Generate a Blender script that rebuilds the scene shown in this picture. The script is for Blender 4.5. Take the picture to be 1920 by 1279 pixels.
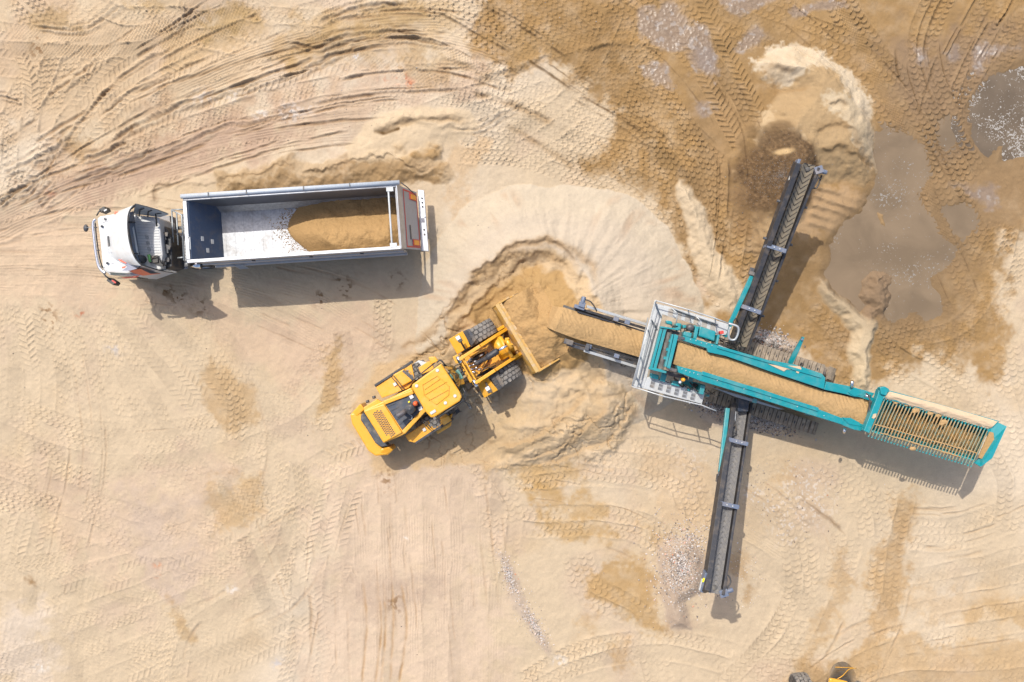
import bpy, bmesh, math, random
import numpy as np
from mathutils import Vector, Matrix

# ------------------------------------------------------------ camera, light, exposure
scene = bpy.context.scene
for o in list(bpy.data.objects): bpy.data.objects.remove(o)
COL = scene.collection
H, F = 34.4, 1600.0                     # camera height (m), focal length in photo pixels
S = F / H                               # photo pixels per metre on the ground
cam = bpy.data.cameras.new('camera')
cam.lens = 30.0; cam.sensor_width = 36.0; cam.clip_start = 0.5; cam.clip_end = 2000
camo = bpy.data.objects.new('camera', cam); COL.objects.link(camo)
camo.location = (0, 0, H); camo.rotation_euler = (0, 0, 0)
scene.camera = camo
KX, KY = 530 / F, -840 / F              # ground shift of a shadow per metre of height
SUN = Vector((-KX, -KY, 1)).normalized()
ELEV = math.asin(SUN.z); AZ = math.atan2(SUN.x, SUN.y)
world = bpy.data.worlds.new('World'); scene.world = world; world.use_nodes = True
wn = world.node_tree.nodes; wl = world.node_tree.links; wn.clear()
sky = wn.new('ShaderNodeTexSky'); sky.sky_type = 'NISHITA'; sky.sun_disc = False
sky.sun_elevation = ELEV; sky.sun_rotation = AZ; sky.air_density = 1.0; sky.dust_density = 3.2
sky.ozone_density = 0.6
bg = wn.new('ShaderNodeBackground'); bg.inputs['Strength'].default_value = 0.15
wo = wn.new('ShaderNodeOutputWorld')
wl.new(sky.outputs[0], bg.inputs[0]); wl.new(bg.outputs[0], wo.inputs[0])
sl = bpy.data.lights.new('sun', 'SUN'); sl.energy = 3.0; sl.angle = math.radians(0.5)
sl.color = (1.0, 0.96, 0.875)
so = bpy.data.objects.new('sun', sl); COL.objects.link(so); so.location = (-20, 30, 60)
so.rotation_euler = (-SUN).to_track_quat('-Z', 'Y').to_euler()
vs = scene.view_settings
vs.view_transform = 'Standard'; vs.look = 'None'; vs.gamma = 1; vs.exposure = 0.54
ALB = 0.545                             # photo (linear) to base colour of the sand

# ------------------------------------------------------------ helpers
def P(px, py, z=0.0):
    """photo pixel + height -> world point"""
    k = (H - z) / F
    return Vector(((px - 960) * k, (640 - py) * k, z))
def lin(c):
    return tuple(((v / 255) / 12.92 if v / 255 <= 0.04045 else ((v / 255 + 0.055) / 1.055) ** 2.4) for v in c)

def mat(name, rgb, rough=0.6, metal=0.0, dirt=0.25, dirtcol=(0.30, 0.22, 0.14), scale=3.0, bump=0.0, coat=0.0,
        spec=0.5, bscale=60.0, emit=None, alpha=1.0, vary=0.08):
    """painted / metal surface with sand dust and slight colour change"""
    m = bpy.data.materials.new(name); m.use_nodes = True
    nt = m.node_tree; n = nt.nodes; l = nt.links
    b = n['Principled BSDF']
    b.inputs['Roughness'].default_value = rough; b.inputs['Metallic'].default_value = metal
    b.inputs['Specular IOR Level'].default_value = spec
    b.inputs['Coat Weight'].default_value = coat
    tc = n.new('ShaderNodeTexCoord')
    nz = n.new('ShaderNodeTexNoise'); nz.inputs['Scale'].default_value = scale
    nz.inputs['Detail'].default_value = 8; nz.inputs['Roughness'].default_value = 0.65
    l.new(tc.outputs['Object'], nz.inputs['Vector'])
    rp = n.new('ShaderNodeValToRGB'); rp.color_ramp.elements[0].position = 0.48; rp.color_ramp.elements[1].position = 0.75
    rp.color_ramp.elements[0].color = (0, 0, 0, 1); rp.color_ramp.elements[1].color = (dirt * 2, dirt * 2, dirt * 2, 1)
    l.new(nz.outputs['Fac'], rp.inputs[0])
    nz2 = n.new('ShaderNodeTexNoise'); nz2.inputs['Scale'].default_value = scale * 7; nz2.inputs['Detail'].default_value = 4
    l.new(tc.outputs['Object'], nz2.inputs['Vector'])
    hs = n.new('ShaderNodeHueSaturation'); hs.inputs['Color'].default_value = (*rgb, 1)
    mr = n.new('ShaderNodeMapRange'); mr.inputs['To Min'].default_value = 1 - vary * 2; mr.inputs['To Max'].default_value = 1 + vary * 2
    l.new(nz2.outputs['Fac'], mr.inputs['Value']); l.new(mr.outputs[0], hs.inputs['Value'])
    mx = n.new('ShaderNodeMix'); mx.data_type = 'RGBA'
    l.new(rp.outputs[0], mx.inputs['Factor']); l.new(hs.outputs[0], mx.inputs['A'])
    mx.inputs['B'].default_value = (*dirtcol, 1)
    l.new(mx.outputs['Result'], b.inputs['Base Color'])
    if bump > 0:
        nb = n.new('ShaderNodeTexNoise'); nb.inputs['Scale'].default_value = bscale; nb.inputs['Detail'].default_value = 6
        l.new(tc.outputs['Object'], nb.inputs['Vector'])
        bp = n.new('ShaderNodeBump'); bp.inputs['Strength'].default_value = bump; bp.inputs['Distance'].default_value = 0.02
        l.new(nb.outputs['Fac'], bp.inputs['Height']); l.new(bp.outputs[0], b.inputs['Normal'])
    return m

class MB:
    def __init__(s): s.v = []; s.f = []; s.sm = []
    def add(s, vs_, fs, smooth=False):
        k = len(s.v); s.v += [tuple(v) for v in vs_]
        for f in fs: s.f.append([i + k for i in f]); s.sm.append(smooth)
        return s
    def hexa(s, b, t):
        """eight corners: 4 bottom (ccw from above), 4 top"""
        return s.add(list(b) + list(t), [(3, 2, 1, 0), (4, 5, 6, 7), (0, 1, 5, 4), (1, 2, 6, 5), (2, 3, 7, 6), (3, 0, 4, 7)])
    def box(s, c, size, rot=0.0, M=None):
        x, y, z = [q / 2 for q in size]
        cs, sn = math.cos(rot), math.sin(rot); pts = []
        for (a, b_, c_) in ((-x, -y, -z), (x, -y, -z), (x, y, -z), (-x, y, -z), (-x, -y, z), (x, -y, z), (x, y, z), (-x, y, z)):
            q = Vector((a * cs - b_ * sn + c[0], a * sn + b_ * cs + c[1], c_ + c[2]))
            pts.append(M @ q if M else q)
        return s.hexa(pts[:4], pts[4:])
    def beam(s, p0, p1, w, h, up=(0, 0, 1)):
        p0, p1 = Vector(p0), Vector(p1); d = (p1 - p0).normalized()
        u = Vector(up); u = (u - d * u.dot(d))
        if u.length < 1e-4: u = Vector((1, 0, 0)) - d * d.x
        u.normalize(); r = d.cross(u)
        q = []
        for p in (p0, p1):
            for (a, b_) in ((-1, -1), (1, -1), (1, 1), (-1, 1)): q.append(p + r * a * w / 2 + u * b_ * h / 2)
        return s.add(q, [(3, 2, 1, 0), (4, 5, 6, 7), (0, 1, 5, 4), (1, 2, 6, 5), (2, 3, 7, 6), (3, 0, 4, 7)])
    def prism(s, pts, z0, z1=None):
        """pts: list of (x,y) or (x,y,ztop); bottom at z0 (or z0 below the top when z1=='t')"""
        n = len(pts); top = []; bot = []
        for p in pts:
            zt = p[2] if len(p) > 2 else z1
            top.append((p[0], p[1], zt)); bot.append((p[0], p[1], zt - z0 if len(p) > 2 else z0))
        a = sum(pts[i][0] * pts[(i + 1) % n][1] - pts[(i + 1) % n][0] * pts[i][1] for i in range(n))
        if a < 0: top.reverse(); bot.reverse()
        fs = [tuple(range(n)), tuple(2 * n - 1 - i for i in range(n))]
        fs += [(i, n + i, n + (i + 1) % n, (i + 1) % n) for i in range(n)]
        return s.add(top + bot, fs)
    def tube(s, pts, r, n=8, cap=True):
        pts = [Vector(p) for p in pts]; rings = []
        rr = r if isinstance(r, (list, tuple)) else [r] * len(pts)
        prev = None
        for i, p in enumerate(pts):
            d = (pts[min(i + 1, len(pts) - 1)] - pts[max(i - 1, 0)]).normalized()
            a = prev if prev is not None else (Vector((0, 0, 1)) if abs(d.z) < .9 else Vector((1, 0, 0)))
            u = (a - d * a.dot(d)).normalized(); prev = u; w = d.cross(u)
            rings.append([p + (u * math.cos(2 * math.pi * k / n) + w * math.sin(2 * math.pi * k / n)) * rr[i] for k in range(n)])
        vs_ = [q for rg in rings for q in rg]
        fs = []
        for i in range(len(pts) - 1):
            for k in range(n): fs.append((i * n + k, i * n + (k + 1) % n, (i + 1) * n + (k + 1) % n, (i + 1) * n + k))
        s.add(vs_, fs, True)
        if cap:
            k0 = len(s.v) - len(vs_)
            s.f.append([k0 + n - 1 - k for k in range(n)]); s.sm.append(False)
            s.f.append([k0 + (len(pts) - 1) * n + k for k in range(n)]); s.sm.append(False)
        return s
    def cyl(s, p0, p1, r, n=20): return s.tube([p0, p1], r, n)
    def lathe(s, prof, M, n=28, smooth=True):
        """prof: (radius, height) along local z of matrix M"""
        vs_ = []
        for (r, h) in prof:
            for k in range(n):
                a = 2 * math.pi * k / n; vs_.append(M @ Vector((r * math.cos(a), r * math.sin(a), h)))
        fs = []
        for i in range(len(prof) - 1):
            for k in range(n): fs.append((i * n + k, i * n + (k + 1) % n, (i + 1) * n + (k + 1) % n, (i + 1) * n + k))
        return s.add(vs_, fs, smooth)
    def sheet(s, rows, smooth=True, thick=0.0):
        """grid of points rows[i][j]; optional downward thickness"""
        m, n = len(rows), len(rows[0])
        vs_ = [Vector(p) for r in rows for p in r]
        fs = [(i * n + j, i * n + j + 1, (i + 1) * n + j + 1, (i + 1) * n + j) for i in range(m - 1) for j in range(n - 1)]
        s.add(vs_, fs, smooth)
        if thick:
            s.add([v - Vector((0, 0, thick)) for v in vs_], [tuple(reversed(f)) for f in fs], smooth)
            ed = [i for i in range(n)] + [i * n + n - 1 for i in range(1, m)] + [(m - 1) * n + j for j in range(n - 2, -1, -1)] + [i * n for i in range(m - 2, 0, -1)]
            pts = [vs_[e] for e in ed]
            q = pts + [p - Vector((0, 0, thick)) for p in pts]; k = len(pts)
            s.add(q, [(i, k + i, k + (i + 1) % k, (i + 1) % k) for i in range(k)], False)
        return s
    def build(s, name, m, parent=None, bevel=0.0, fix=True):
        me = bpy.data.meshes.new(name)
        off = parent_world(parent)
        me.from_pydata([(v[0] - off.x, v[1] - off.y, v[2] - off.z) for v in s.v], [], s.f)
        me.polygons.foreach_set('use_smooth', s.sm)
        if fix:
            bm = bmesh.new(); bm.from_mesh(me); bmesh.ops.recalc_face_normals(bm, faces=bm.faces); bm.to_mesh(me); bm.free()
        me.materials.append(m)
        me.update()
        o = bpy.data.objects.new(name, me); COL.objects.link(o)
        if parent: o.parent = parent
        if bevel:
            md = o.modifiers.new('bevel', 'BEVEL'); md.width = bevel; md.segments = 2; md.limit_method = 'ANGLE'
            md.angle_limit = math.radians(40); md.harden_normals = False
        return o
def _comps(s):
    par = list(range(len(s.v)))
    def f(a):
        while par[a] != a: par[a] = par[par[a]]; a = par[a]
        return a
    for fc in s.f:
        for i in fc[1:]: par[f(i)] = f(fc[0])
    d = {}
    for k, fc in enumerate(s.f): d.setdefault(f(fc[0]), []).append(k)
    return list(d.values())
def each(s, name, m, parent=None, bevel=0.0):
    """every loose piece becomes a part of its own"""
    out = []
    for ks in _comps(s):
        q = MB(); mp = {}
        for k in ks:
            fc = []
            for i in s.f[k]:
                if i not in mp: mp[i] = len(q.v); q.v.append(s.v[i])
                fc.append(mp[i])
            q.f.append(fc); q.sm.append(s.sm[k])
        out.append(q.build(name, m, parent, bevel))
    return out
MB.each = each
def parent_world(p):
    v = Vector((0, 0, 0))
    while p is not None: v = v + Vector(p.location); p = p.parent
    return v
def tag(o, label=None, cat=None, group=None, kind=None):
    if label: o['label'] = label
    if cat: o['category'] = cat
    if group: o['group'] = group
    if kind: o['kind'] = kind
    return o
def empty(name, loc, label, cat, group=None):
    o = bpy.data.objects.new(name, None); COL.objects.link(o); o.location = loc; o.empty_display_size = 0.5
    return tag(o, label, cat, group)
# ------------------------------------------------------------ shared materials
SANDY = tuple(v * ALB for v in lin((214, 176, 122)))
DUST = tuple(v * ALB for v in lin((214, 186, 150)))
M_WHITE = mat('white_paint', (.56, .56, .55), .35, dirt=.22, dirtcol=DUST, coat=.3, vary=.02)
M_GREYW = mat('grey_white_panel', (.45, .46, .46), .5, dirt=.15, dirtcol=DUST)
M_BLACK = mat('black_plastic', (.03, .032, .036), .55, dirt=.18, dirtcol=DUST)
M_DARK = mat('dark_steel', (.05, .052, .06), .5, dirt=.25, dirtcol=DUST)
M_ALU = mat('aluminium', (.42, .43, .45), .42, metal=.7, dirt=.25, dirtcol=(.22, .18, .14), scale=1.5, vary=.10)
M_ALUIN = mat('worn_aluminium', (.31, .32, .34), .42, metal=.6, dirt=.5, dirtcol=(.20, .19, .18), scale=1.6, vary=.22, bump=.15, bscale=5)
M_ALUSH = mat('brushed_panel', (.42, .42, .42), .5, metal=.35, dirt=.2, dirtcol=(.28, .23, .19), scale=1.2, vary=.06)
M_CHROME = mat('chrome', (.7, .7, .72), .15, metal=1, dirt=.08)
M_RED = mat('red_tape', (.55, .045, .035), .5, dirt=.1)
M_REDW = mat('orange_red_stripe', (.62, .10, .04), .4, dirt=.08, coat=.3)
M_GREYST = mat('grey_stripe', (.20, .21, .27), .4, dirt=.08, coat=.3)
M_ORANGE = mat('orange_reflector', (.85, .33, .01), .4, dirt=.05)
M_GLASS = mat('dark_glass', (.03, .045, .04), .08, dirt=.12, dirtcol=DUST, coat=.6)
M_TYRE = mat('tyre_rubber', (.045, .043, .042), .8, dirt=.45, dirtcol=(.30, .25, .20), scale=5)
M_LUG = mat('tread_rubber', (.17, .155, .14), .85, dirt=.45, dirtcol=(.34, .29, .24), scale=7)
M_YEL = mat('yellow_paint', (.64, .295, .012), .42, dirt=.26, dirtcol=(.52, .35, .12), scale=2.2, coat=.25, vary=.04)
M_YELD = mat('scuffed_yellow', (.44, .25, .06), .55, dirt=1.0, dirtcol=(.42, .30, .17), scale=3)
M_TEAL = mat('teal_paint', (.003, .205, .232), .42, dirt=.22, dirtcol=(.20, .29, .25), scale=2.2, coat=.25, vary=.05)
M_TEALD = mat('sandy_teal', (.02, .28, .30), .5, dirt=.45, dirtcol=SANDY, scale=5)
M_GALV = mat('galvanised', (.44, .45, .45), .5, metal=.35, dirt=.15, dirtcol=DUST, scale=2)
M_RAIL = mat('grey_rail', (.30, .32, .33), .45, metal=.5, dirt=.1)
M_BLUEG = mat('blue_grey_steel', (.11, .135, .19), .45, dirt=.22, dirtcol=DUST)
M_CHAR = mat('charcoal_frame', (.028, .028, .033), .55, dirt=.12, dirtcol=DUST)
M_TRACK = mat('crawler_steel', (.20, .16, .12), .8, dirt=.6, dirtcol=(.36, .28, .20), scale=5)
M_ORB = mat('amber_beacon', (.85, .36, .02), .25, dirt=.02, coat=.5)
M_REDO = mat('red_orange_cap', (.75, .13, .04), .4, dirt=.02)
M_HOSE = mat('hose', (.03, .03, .032), .5, dirt=.15, dirtcol=DUST)
M_GREEN = mat('green_bottle', (.12, .35, .10), .4, dirt=.05)
M_YLAB = mat('yellow_label', (.85, .70, .02), .5, dirt=.03)

def belt_material(name, rgb, rib, along, pitch=.30, side=None):
    """rubber belt; chevron ribs come from real geometry, this only dusts it"""
    return mat(name, rgb, .7, dirt=.35, dirtcol=side or (.20, .17, .13), scale=6, bump=.2)
M_BELT = belt_material('belt_rubber', (.10, .095, .09), None, None)
M_BELTS = mat('sandy_belt', (.17, .145, .11), .8, dirt=.5, dirtcol=(.26, .20, .13), scale=6, bump=.3)
M_RIB = mat('belt_rib', (.17, .165, .165), .7, dirt=.3, dirtcol=(.30, .26, .20), scale=5)

def loose_sand(name, rgb, scale=9.0, amt=.9):
    m = mat(name, tuple(v * ALB * 1.10 for v in lin(rgb)), .95, dirt=.18, dirtcol=tuple(v * ALB * .92 for v in lin(rgb)), scale=2.0, spec=.1, bump=amt, bscale=scale, vary=.06)
    return m
M_LOAD = loose_sand('damp_sand', (198, 160, 110), 16, 1.0)
M_BSAND = loose_sand('belt_sand', (206, 169, 120), 14, 1.0)
M_PSAND = loose_sand('pale_sand', (232, 204, 170), 20, .5)

def T(pts, z): return [tuple(P(x, y, z)) for x, y in pts]
def pp(mb, pts, z, t=.06):
    """flat or sloping plate from photo outline, z number or list per point"""
    zz = z if isinstance(z, (list, tuple)) else [z] * len(pts)
    return mb.prism([tuple(P(x, y, q)) for (x, y), q in zip(pts, zz)], t, 't')
def plate(name, pts, z, t, m, parent, bevel=.012):
    return pp(MB(), pts, z, t).build(name, m, parent, bevel)
def beamp(mb, a, za, b, zb, w, h): return mb.beam(P(a[0], a[1], za), P(b[0], b[1], zb), w, h)
def smooth(pts, n=6):
    """rounded path through points"""
    p = [Vector(q) for q in pts]; p = [p[0] * 2 - p[1]] + p + [p[-1] * 2 - p[-2]]; out = []
    for i in range(1, len(p) - 2):
        for k in range(n):
            t = k / n; out.append(.5 * ((2 * p[i]) + (p[i + 1] - p[i - 1]) * t + (2 * p[i - 1] - 5 * p[i] + 4 * p[i + 1] - p[i + 2]) * t * t + (3 * p[i] - p[i - 1] - 3 * p[i + 1] + p[i + 2]) * t ** 3))
    out.append(p[-2]); return out
def wheel(c, axis, R, w, parent, lug=0, rows=3, name='wheel'):
    """wheel > tyre and rim; axis horizontal unit vector"""
    ax = Vector(axis).normalized(); M = Matrix.Translation(Vector(c)) @ ax.to_track_quat('Z', 'Y').to_matrix().to_4x4()
    h = w / 2; r = bpy.data.objects.new(name, None)
    t = MB(); t.lathe([(R * .55, -h * .8), (R * .62, -h), (R * .86, -h), (R * .95, -h * .9), (R * .975, -h * .6), (R * .98, 0), (R * .975, h * .6), (R * .95, h * .9), (R * .86, h), (R * .62, h), (R * .55, h * .8), (R * .55, -h * .8)], M, 40)
    rm = MB(); rm.lathe([(R * .56, -h * .85), (R * .5, -h * .5), (R * .2, -h * .4), (.0, -h * .4), (0, h * .4), (R * .2, h * .4), (R * .5, h * .5), (R * .56, h * .85)], M, 24)
    o = rm.build(name, M_YEL if lug else M_ALU, parent)
    ty = t.build('tyre', M_TYRE, o)
    if lug:
        L = MB(); N = lug
        for row in range(rows):
            y0 = -h + (row + .5) * w / rows
            for i in range(N):
                a = 2 * math.pi * (i + .5 * (row % 2)) / N; da = 2 * math.pi / N * .40; ww = w / rows * .5 * .92
                hh = []
                for (rr, sg) in ((R * .93, 1), (R * 1.0, .93)):
                    for (aa, yy) in ((-da, -ww * .72), (0, -ww * 1.02), (da, -ww * .72), (da, ww * .72), (0, ww * 1.02), (-da, ww * .72)):
                        rr2 = rr * (1 - .05 * abs((y0 + yy) / h) ** 3)
                        A = a + aa * sg; hh.append(M @ Vector((rr2 * math.cos(A), rr2 * math.sin(A), y0 + yy * sg)))
                L.add(hh, [(0, 1, 2, 3, 4, 5), (6, 7, 8, 9, 10, 11)] + [(q, (q + 1) % 6, 6 + (q + 1) % 6, 6 + q) for q in range(6)])
        lo = L.build('tread', M_LUG, o)
    return o
# ------------------------------------------------------------ terrain, computed as a height field
rng = np.random.default_rng(11)
DX = 0.03
nx_, ny_ = 1460, 990
xs = (np.arange(nx_) - (nx_ - 1) / 2) * DX; ys = ((ny_ - 1) / 2 - np.arange(ny_)) * DX
X0, Y0 = np.meshgrid(xs, ys)
PXg = (960 + X0 * S).astype(np.float32); PYg = (640 - Y0 * S).astype(np.float32)
STEP = DX * S                                    # photo px per cell
def cell(px, py):
    return (px - PXg[0, 0]) / STEP, (py - PYg[0, 0]) / STEP
def vn(sx, seed, oct=4, sy=None, rot=0.0, gain=0.5, PXa=None, PYa=None):
    """smooth value noise in -1..1, feature size in photo px"""
    PXa = PXg if PXa is None else PXa; PYa = PYg if PYa is None else PYa
    sy = sy or sx; out = np.zeros(PXa.shape, np.float32); amp = 1.0; tot = 0
    c, s_ = math.cos(rot), math.sin(rot)
    U = (PXa * c + PYa * s_) / sx + 100; V = (-PXa * s_ + PYa * c) / sy + 100
    for o in range(oct):
        r = np.random.default_rng(seed * 31 + o); G = r.uniform(-1, 1, (256, 256)).astype(np.float32)
        iu = np.floor(U).astype(np.int32); iv = np.floor(V).astype(np.int32); fu = U - iu; fv = V - iv
        fu = fu * fu * (3 - 2 * fu); fv = fv * fv * (3 - 2 * fv)
        a = G[iv & 255, iu & 255]; b = G[iv & 255, (iu + 1) & 255]; c_ = G[(iv + 1) & 255, iu & 255]; d = G[(iv + 1) & 255, (iu + 1) & 255]
        out += amp * ((a * (1 - fu) + b * fu) * (1 - fv) + (c_ * (1 - fu) + d * fu) * fv)
        tot += amp; amp *= gain; U = U * 2.03 + 17.3; V = V * 2.03 + 9.1
    return out / tot * 1.6
W1, W2 = vn(60, 1, 5), vn(60, 2, 5)
WX = PXg + 14 * W1 + 4 * vn(12, 5, 2); WY = PYg + 14 * W2 + 4 * vn(12, 6, 2)
def sst(a, b, x):
    t = np.clip((x - a) / (b - a), 0, 1); return t * t * (3 - 2 * t)
def win(x0, y0, x1, y1):
    a, b = cell(x0, y0); c, d = cell(x1, y1)
    return (slice(max(0, int(b)), min(ny_, int(d) + 2)), slice(max(0, int(a)), min(nx_, int(c) + 2)))
def sdf(poly, m=60, warp=1.0):
    """window + signed distance (px, negative inside) of a closed outline"""
    P_ = np.array(poly, float); w = win(P_[:, 0].min() - m, P_[:, 1].min() - m, P_[:, 0].max() + m, P_[:, 1].max() + m)
    x = (PXg[w] + (WX[w] - PXg[w]) * warp).astype(np.float32); y = (PYg[w] + (WY[w] - PYg[w]) * warp).astype(np.float32)
    d = np.full(x.shape, 1e9, np.float32); ins = np.zeros(x.shape, bool); n = len(P_)
    for i in range(n):
        ax, ay = P_[i]; bx, by = P_[(i + 1) % n]; ex, ey = bx - ax, by - ay
        t = np.clip(((x - ax) * ex + (y - ay) * ey) / (ex * ex + ey * ey + 1e-9), 0, 1)
        d = np.minimum(d, (x - ax - t * ex) ** 2 + (y - ay - t * ey) ** 2)
        if abs(ey) > 1e-9:
            cr = ((ay > y) != (by > y)) & (x < ex * (y - ay) / ey + ax); ins ^= cr
    d = np.sqrt(d); return w, np.where(ins, -d, d)
def spline(pts, step=8.0):
    p = [np.array(q, float) for q in pts]; p = [2 * p[0] - p[1]] + p + [2 * p[-1] - p[-2]]; out = []
    for i in range(1, len(p) - 2):
        n = max(2, int(np.linalg.norm(p[i + 1] - p[i]) / step))
        for k in range(n):
            t = k / n
            out.append(0.5 * ((2 * p[i]) + (-p[i - 1] + p[i + 1]) * t + (2 * p[i - 1] - 5 * p[i] + 4 * p[i + 1] - p[i + 2]) * t * t + (-p[i - 1] + 3 * p[i] - 3 * p[i + 1] + p[i + 2]) * t ** 3))
    out.append(p[-2]); return np.array(out)
def strip(pts, hw, warp=0.0):
    """window, arc length s, signed offset t (px, + = right of travel), u = 0..1 along"""
    c = spline(pts); w = win(c[:, 0].min() - hw, c[:, 1].min() - hw, c[:, 0].max() + hw, c[:, 1].max() + hw)
    x = PXg[w]; y = PYg[w]
    if warp: x = x + (WX[w] - x) * warp; y = y + (WY[w] - y) * warp
    if x.size == 0: return None
    bs = np.zeros(x.shape, np.float32); bt = np.full(x.shape, 1e6, np.float32); acc = 0.0
    r0, c0 = w[0].start, w[1].start
    L = np.linalg.norm(np.diff(c, axis=0), axis=1); tot = L.sum()
    for i in range(len(L)):
        a, b = c[i], c[i + 1]; e = b - a; l2 = L[i]
        if l2 < 1e-6: continue
        mg = hw + 14 * abs(warp) + 3
        ww = win(min(a[0], b[0]) - mg, min(a[1], b[1]) - mg, max(a[0], b[0]) + mg, max(a[1], b[1]) + mg)
        sl_ = (slice(max(0, ww[0].start - r0), max(0, ww[0].stop - r0)), slice(max(0, ww[1].start - c0), max(0, ww[1].stop - c0)))
        xx = x[sl_]; yy = y[sl_]
        if xx.size == 0: acc += l2; continue
        tt = ((xx - a[0]) * e[0] + (yy - a[1]) * e[1]) / l2; q = np.clip(tt, 0, l2)
        sg = (xx - a[0]) * (-e[1]) / l2 + (yy - a[1]) * e[0] / l2
        d = np.sqrt((xx - a[0] - q * e[0] / l2) ** 2 + (yy - a[1] - q * e[1] / l2) ** 2)
        up = d < np.abs(bt[sl_])
        bt[sl_] = np.where(up, np.where(sg >= 0, d, -d), bt[sl_]); bs[sl_] = np.where(up, acc + q, bs[sl_])
        acc += l2
    return w, bs, bt, bs / tot

Hm = (0.05 * vn(220, 21, 3) + 0.018 * vn(40, 22, 4)).astype(np.float32)   # ground height (m)
Tr = np.zeros_like(Hm)                                                    # tyre print relief
Ck = np.zeros((ny_, nx_, 3), np.float32)                                  # colour, photo linear
def paint(w, a, rgb):
    c = np.array(lin(rgb), np.float32); a = np.clip(a, 0, 1)[..., None]
    Ck[w] = Ck[w] * (1 - a) + c * a
ALLW = (slice(0, ny_), slice(0, nx_))
Ck[:] = np.array(lin((225, 201, 168)), np.float32)
n1 = vn(300, 31, 4); n2 = vn(110, 32, 5); n3 = vn(9, 33, 3)
paint(ALLW, sst(0.0, 0.9, n1) * 0.75, (234, 215, 190))
paint(ALLW, sst(0.1, 0.9, n2) * 0.45, (222, 192, 152))
paint(ALLW, sst(0.15, 0.9, vn(90, 34, 4)) * 0.4, (216, 188, 164))
def blob(poly, rgb, a=1.0, soft=14, warp=1.0, nz=None, grain=0.45, lo=0.0):
    w, d = sdf(poly, soft + 30, warp)
    k = 1 - sst(-soft, soft, d + soft * 1.2 * grain * 2 * (vn(26, 77, 4, PXa=PXg[w], PYa=PYg[w])) + 6 * vn(6, 78, 3, PXa=PXg[w], PYa=PYg[w]))
    k = k * np.clip(.92 + .28 * vn(18, 79, 4, PXa=PXg[w], PYa=PYg[w]), 0, 1)
    paint(w, k * a, rgb); return w, d
# --- broad wet zones
TAN, OCH, WET, DK = (196, 163, 118), (205, 166, 108), (178, 145, 98), (150, 120, 80)
blob([(905, -60), (885, 60), (890, 95), (935, 135), (1015, 118), (1070, 125), (1110, 165), (1148, 205), (1140, 250), (1118, 290), (1085, 318),
      (1165, 328), (1215, 368), (1255, 420), (1290, 500), (1330, 570), (1400, 620), (1500, 660), (1560, 712), (1600, 728), (1680, 708), (1740, 668),
      (1790, 682), (1840, 720), (1880, 690), (1895, 600), (1870, 520), (1895, 440), (1990, 430), (1990, -60)], (188, 150, 99), 1.0, 18)
blob([(1190, -60), (1215, 60), (1290, 180), (1320, 330), (1420, 480), (1460, 640), (1530, 650), (1560, 560), (1760, 600), (1850, 560), (1870, 430), (1990, 400), (1990, -60)], (180, 144, 96), 0.6, 40)
blob([(1650, 60), (1990, 30), (1990, 400), (1850, 430), (1800, 560), (1700, 640), (1650, 560), (1560, 500), (1640, 380), (1660, 240)], (172, 141, 106), 0.6, 30)
for p_, c_ in (([(1340, 60), (1400, 200), (1380, 400), (1300, 560), (1260, 400), (1300, 200)], (164, 132, 92)), ([(1680, 100), (1780, 60), (1900, 90), (1800, 330), (1720, 240)], (168, 140, 112)), ([(1000, 20), (1140, 20), (1240, 180), (1180, 240), (1060, 110)], (172, 136, 88)), ([(1580, 540), (1700, 620), (1760, 640), (1660, 690), (1560, 660)], (166, 134, 94)), ([(1460, 30), (1560, 20), (1600, 80), (1500, 80)], (196, 158, 106)), ([(1330, 150), (1390, 230), (1370, 330), (1340, 260)], (198, 160, 112))): blob(p_, c_, .6, 30, 1.5)
# reddish grey compacted band upper left / light haul road
blob([(-40, 420), (120, 320), (330, 230), (560, 160), (760, 120), (900, 130), (900, 170), (720, 210), (640, 260), (400, 310), (250, 370), (120, 420), (-40, 470)], (214, 184, 156), 0.75, 34)
blob([(120, 330), (330, 260), (520, 205), (600, 230), (400, 300), (180, 380)], (202, 168, 143), 0.6, 24)
blob([(-40, 0), (200, 0), (480, 60), (700, 20), (700, 100), (420, 180), (150, 260), (-40, 260)], (220, 186, 146), 0.5, 60)
blob([(-40, 430), (180, 400), (180, 540), (420, 560), (470, 600), (650, 600), (560, 760), (460, 660), (250, 560), (-40, 580)], (228, 198, 166), 0.8, 20)
blob([(480, 600), (700, 560), (720, 640), (640, 760), (560, 700)], (226, 196, 166), 0.8, 24)
blob([(590, 860), (880, 850), (900, 1000), (950, 1300), (560, 1300), (600, 1100)], (230, 203, 175), 0.9, 50)
blob([(80, 900), (420, 880), (460, 1060), (300, 1120), (120, 1060)], (224, 194, 166), 0.6, 60)
blob([(660, 1090), (820, 1080), (830, 1130), (690, 1150)], (206, 180, 156), 0.7, 26)
blob([(230, 940), (330, 950), (350, 1060), (330, 1130), (260, 1060)], (212, 190, 172), 0.5, 40)
blob([(-20, 1100), (80, 1140), (110, 1290), (-40, 1290)], (232, 212, 190), 0.8, 40)
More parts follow.
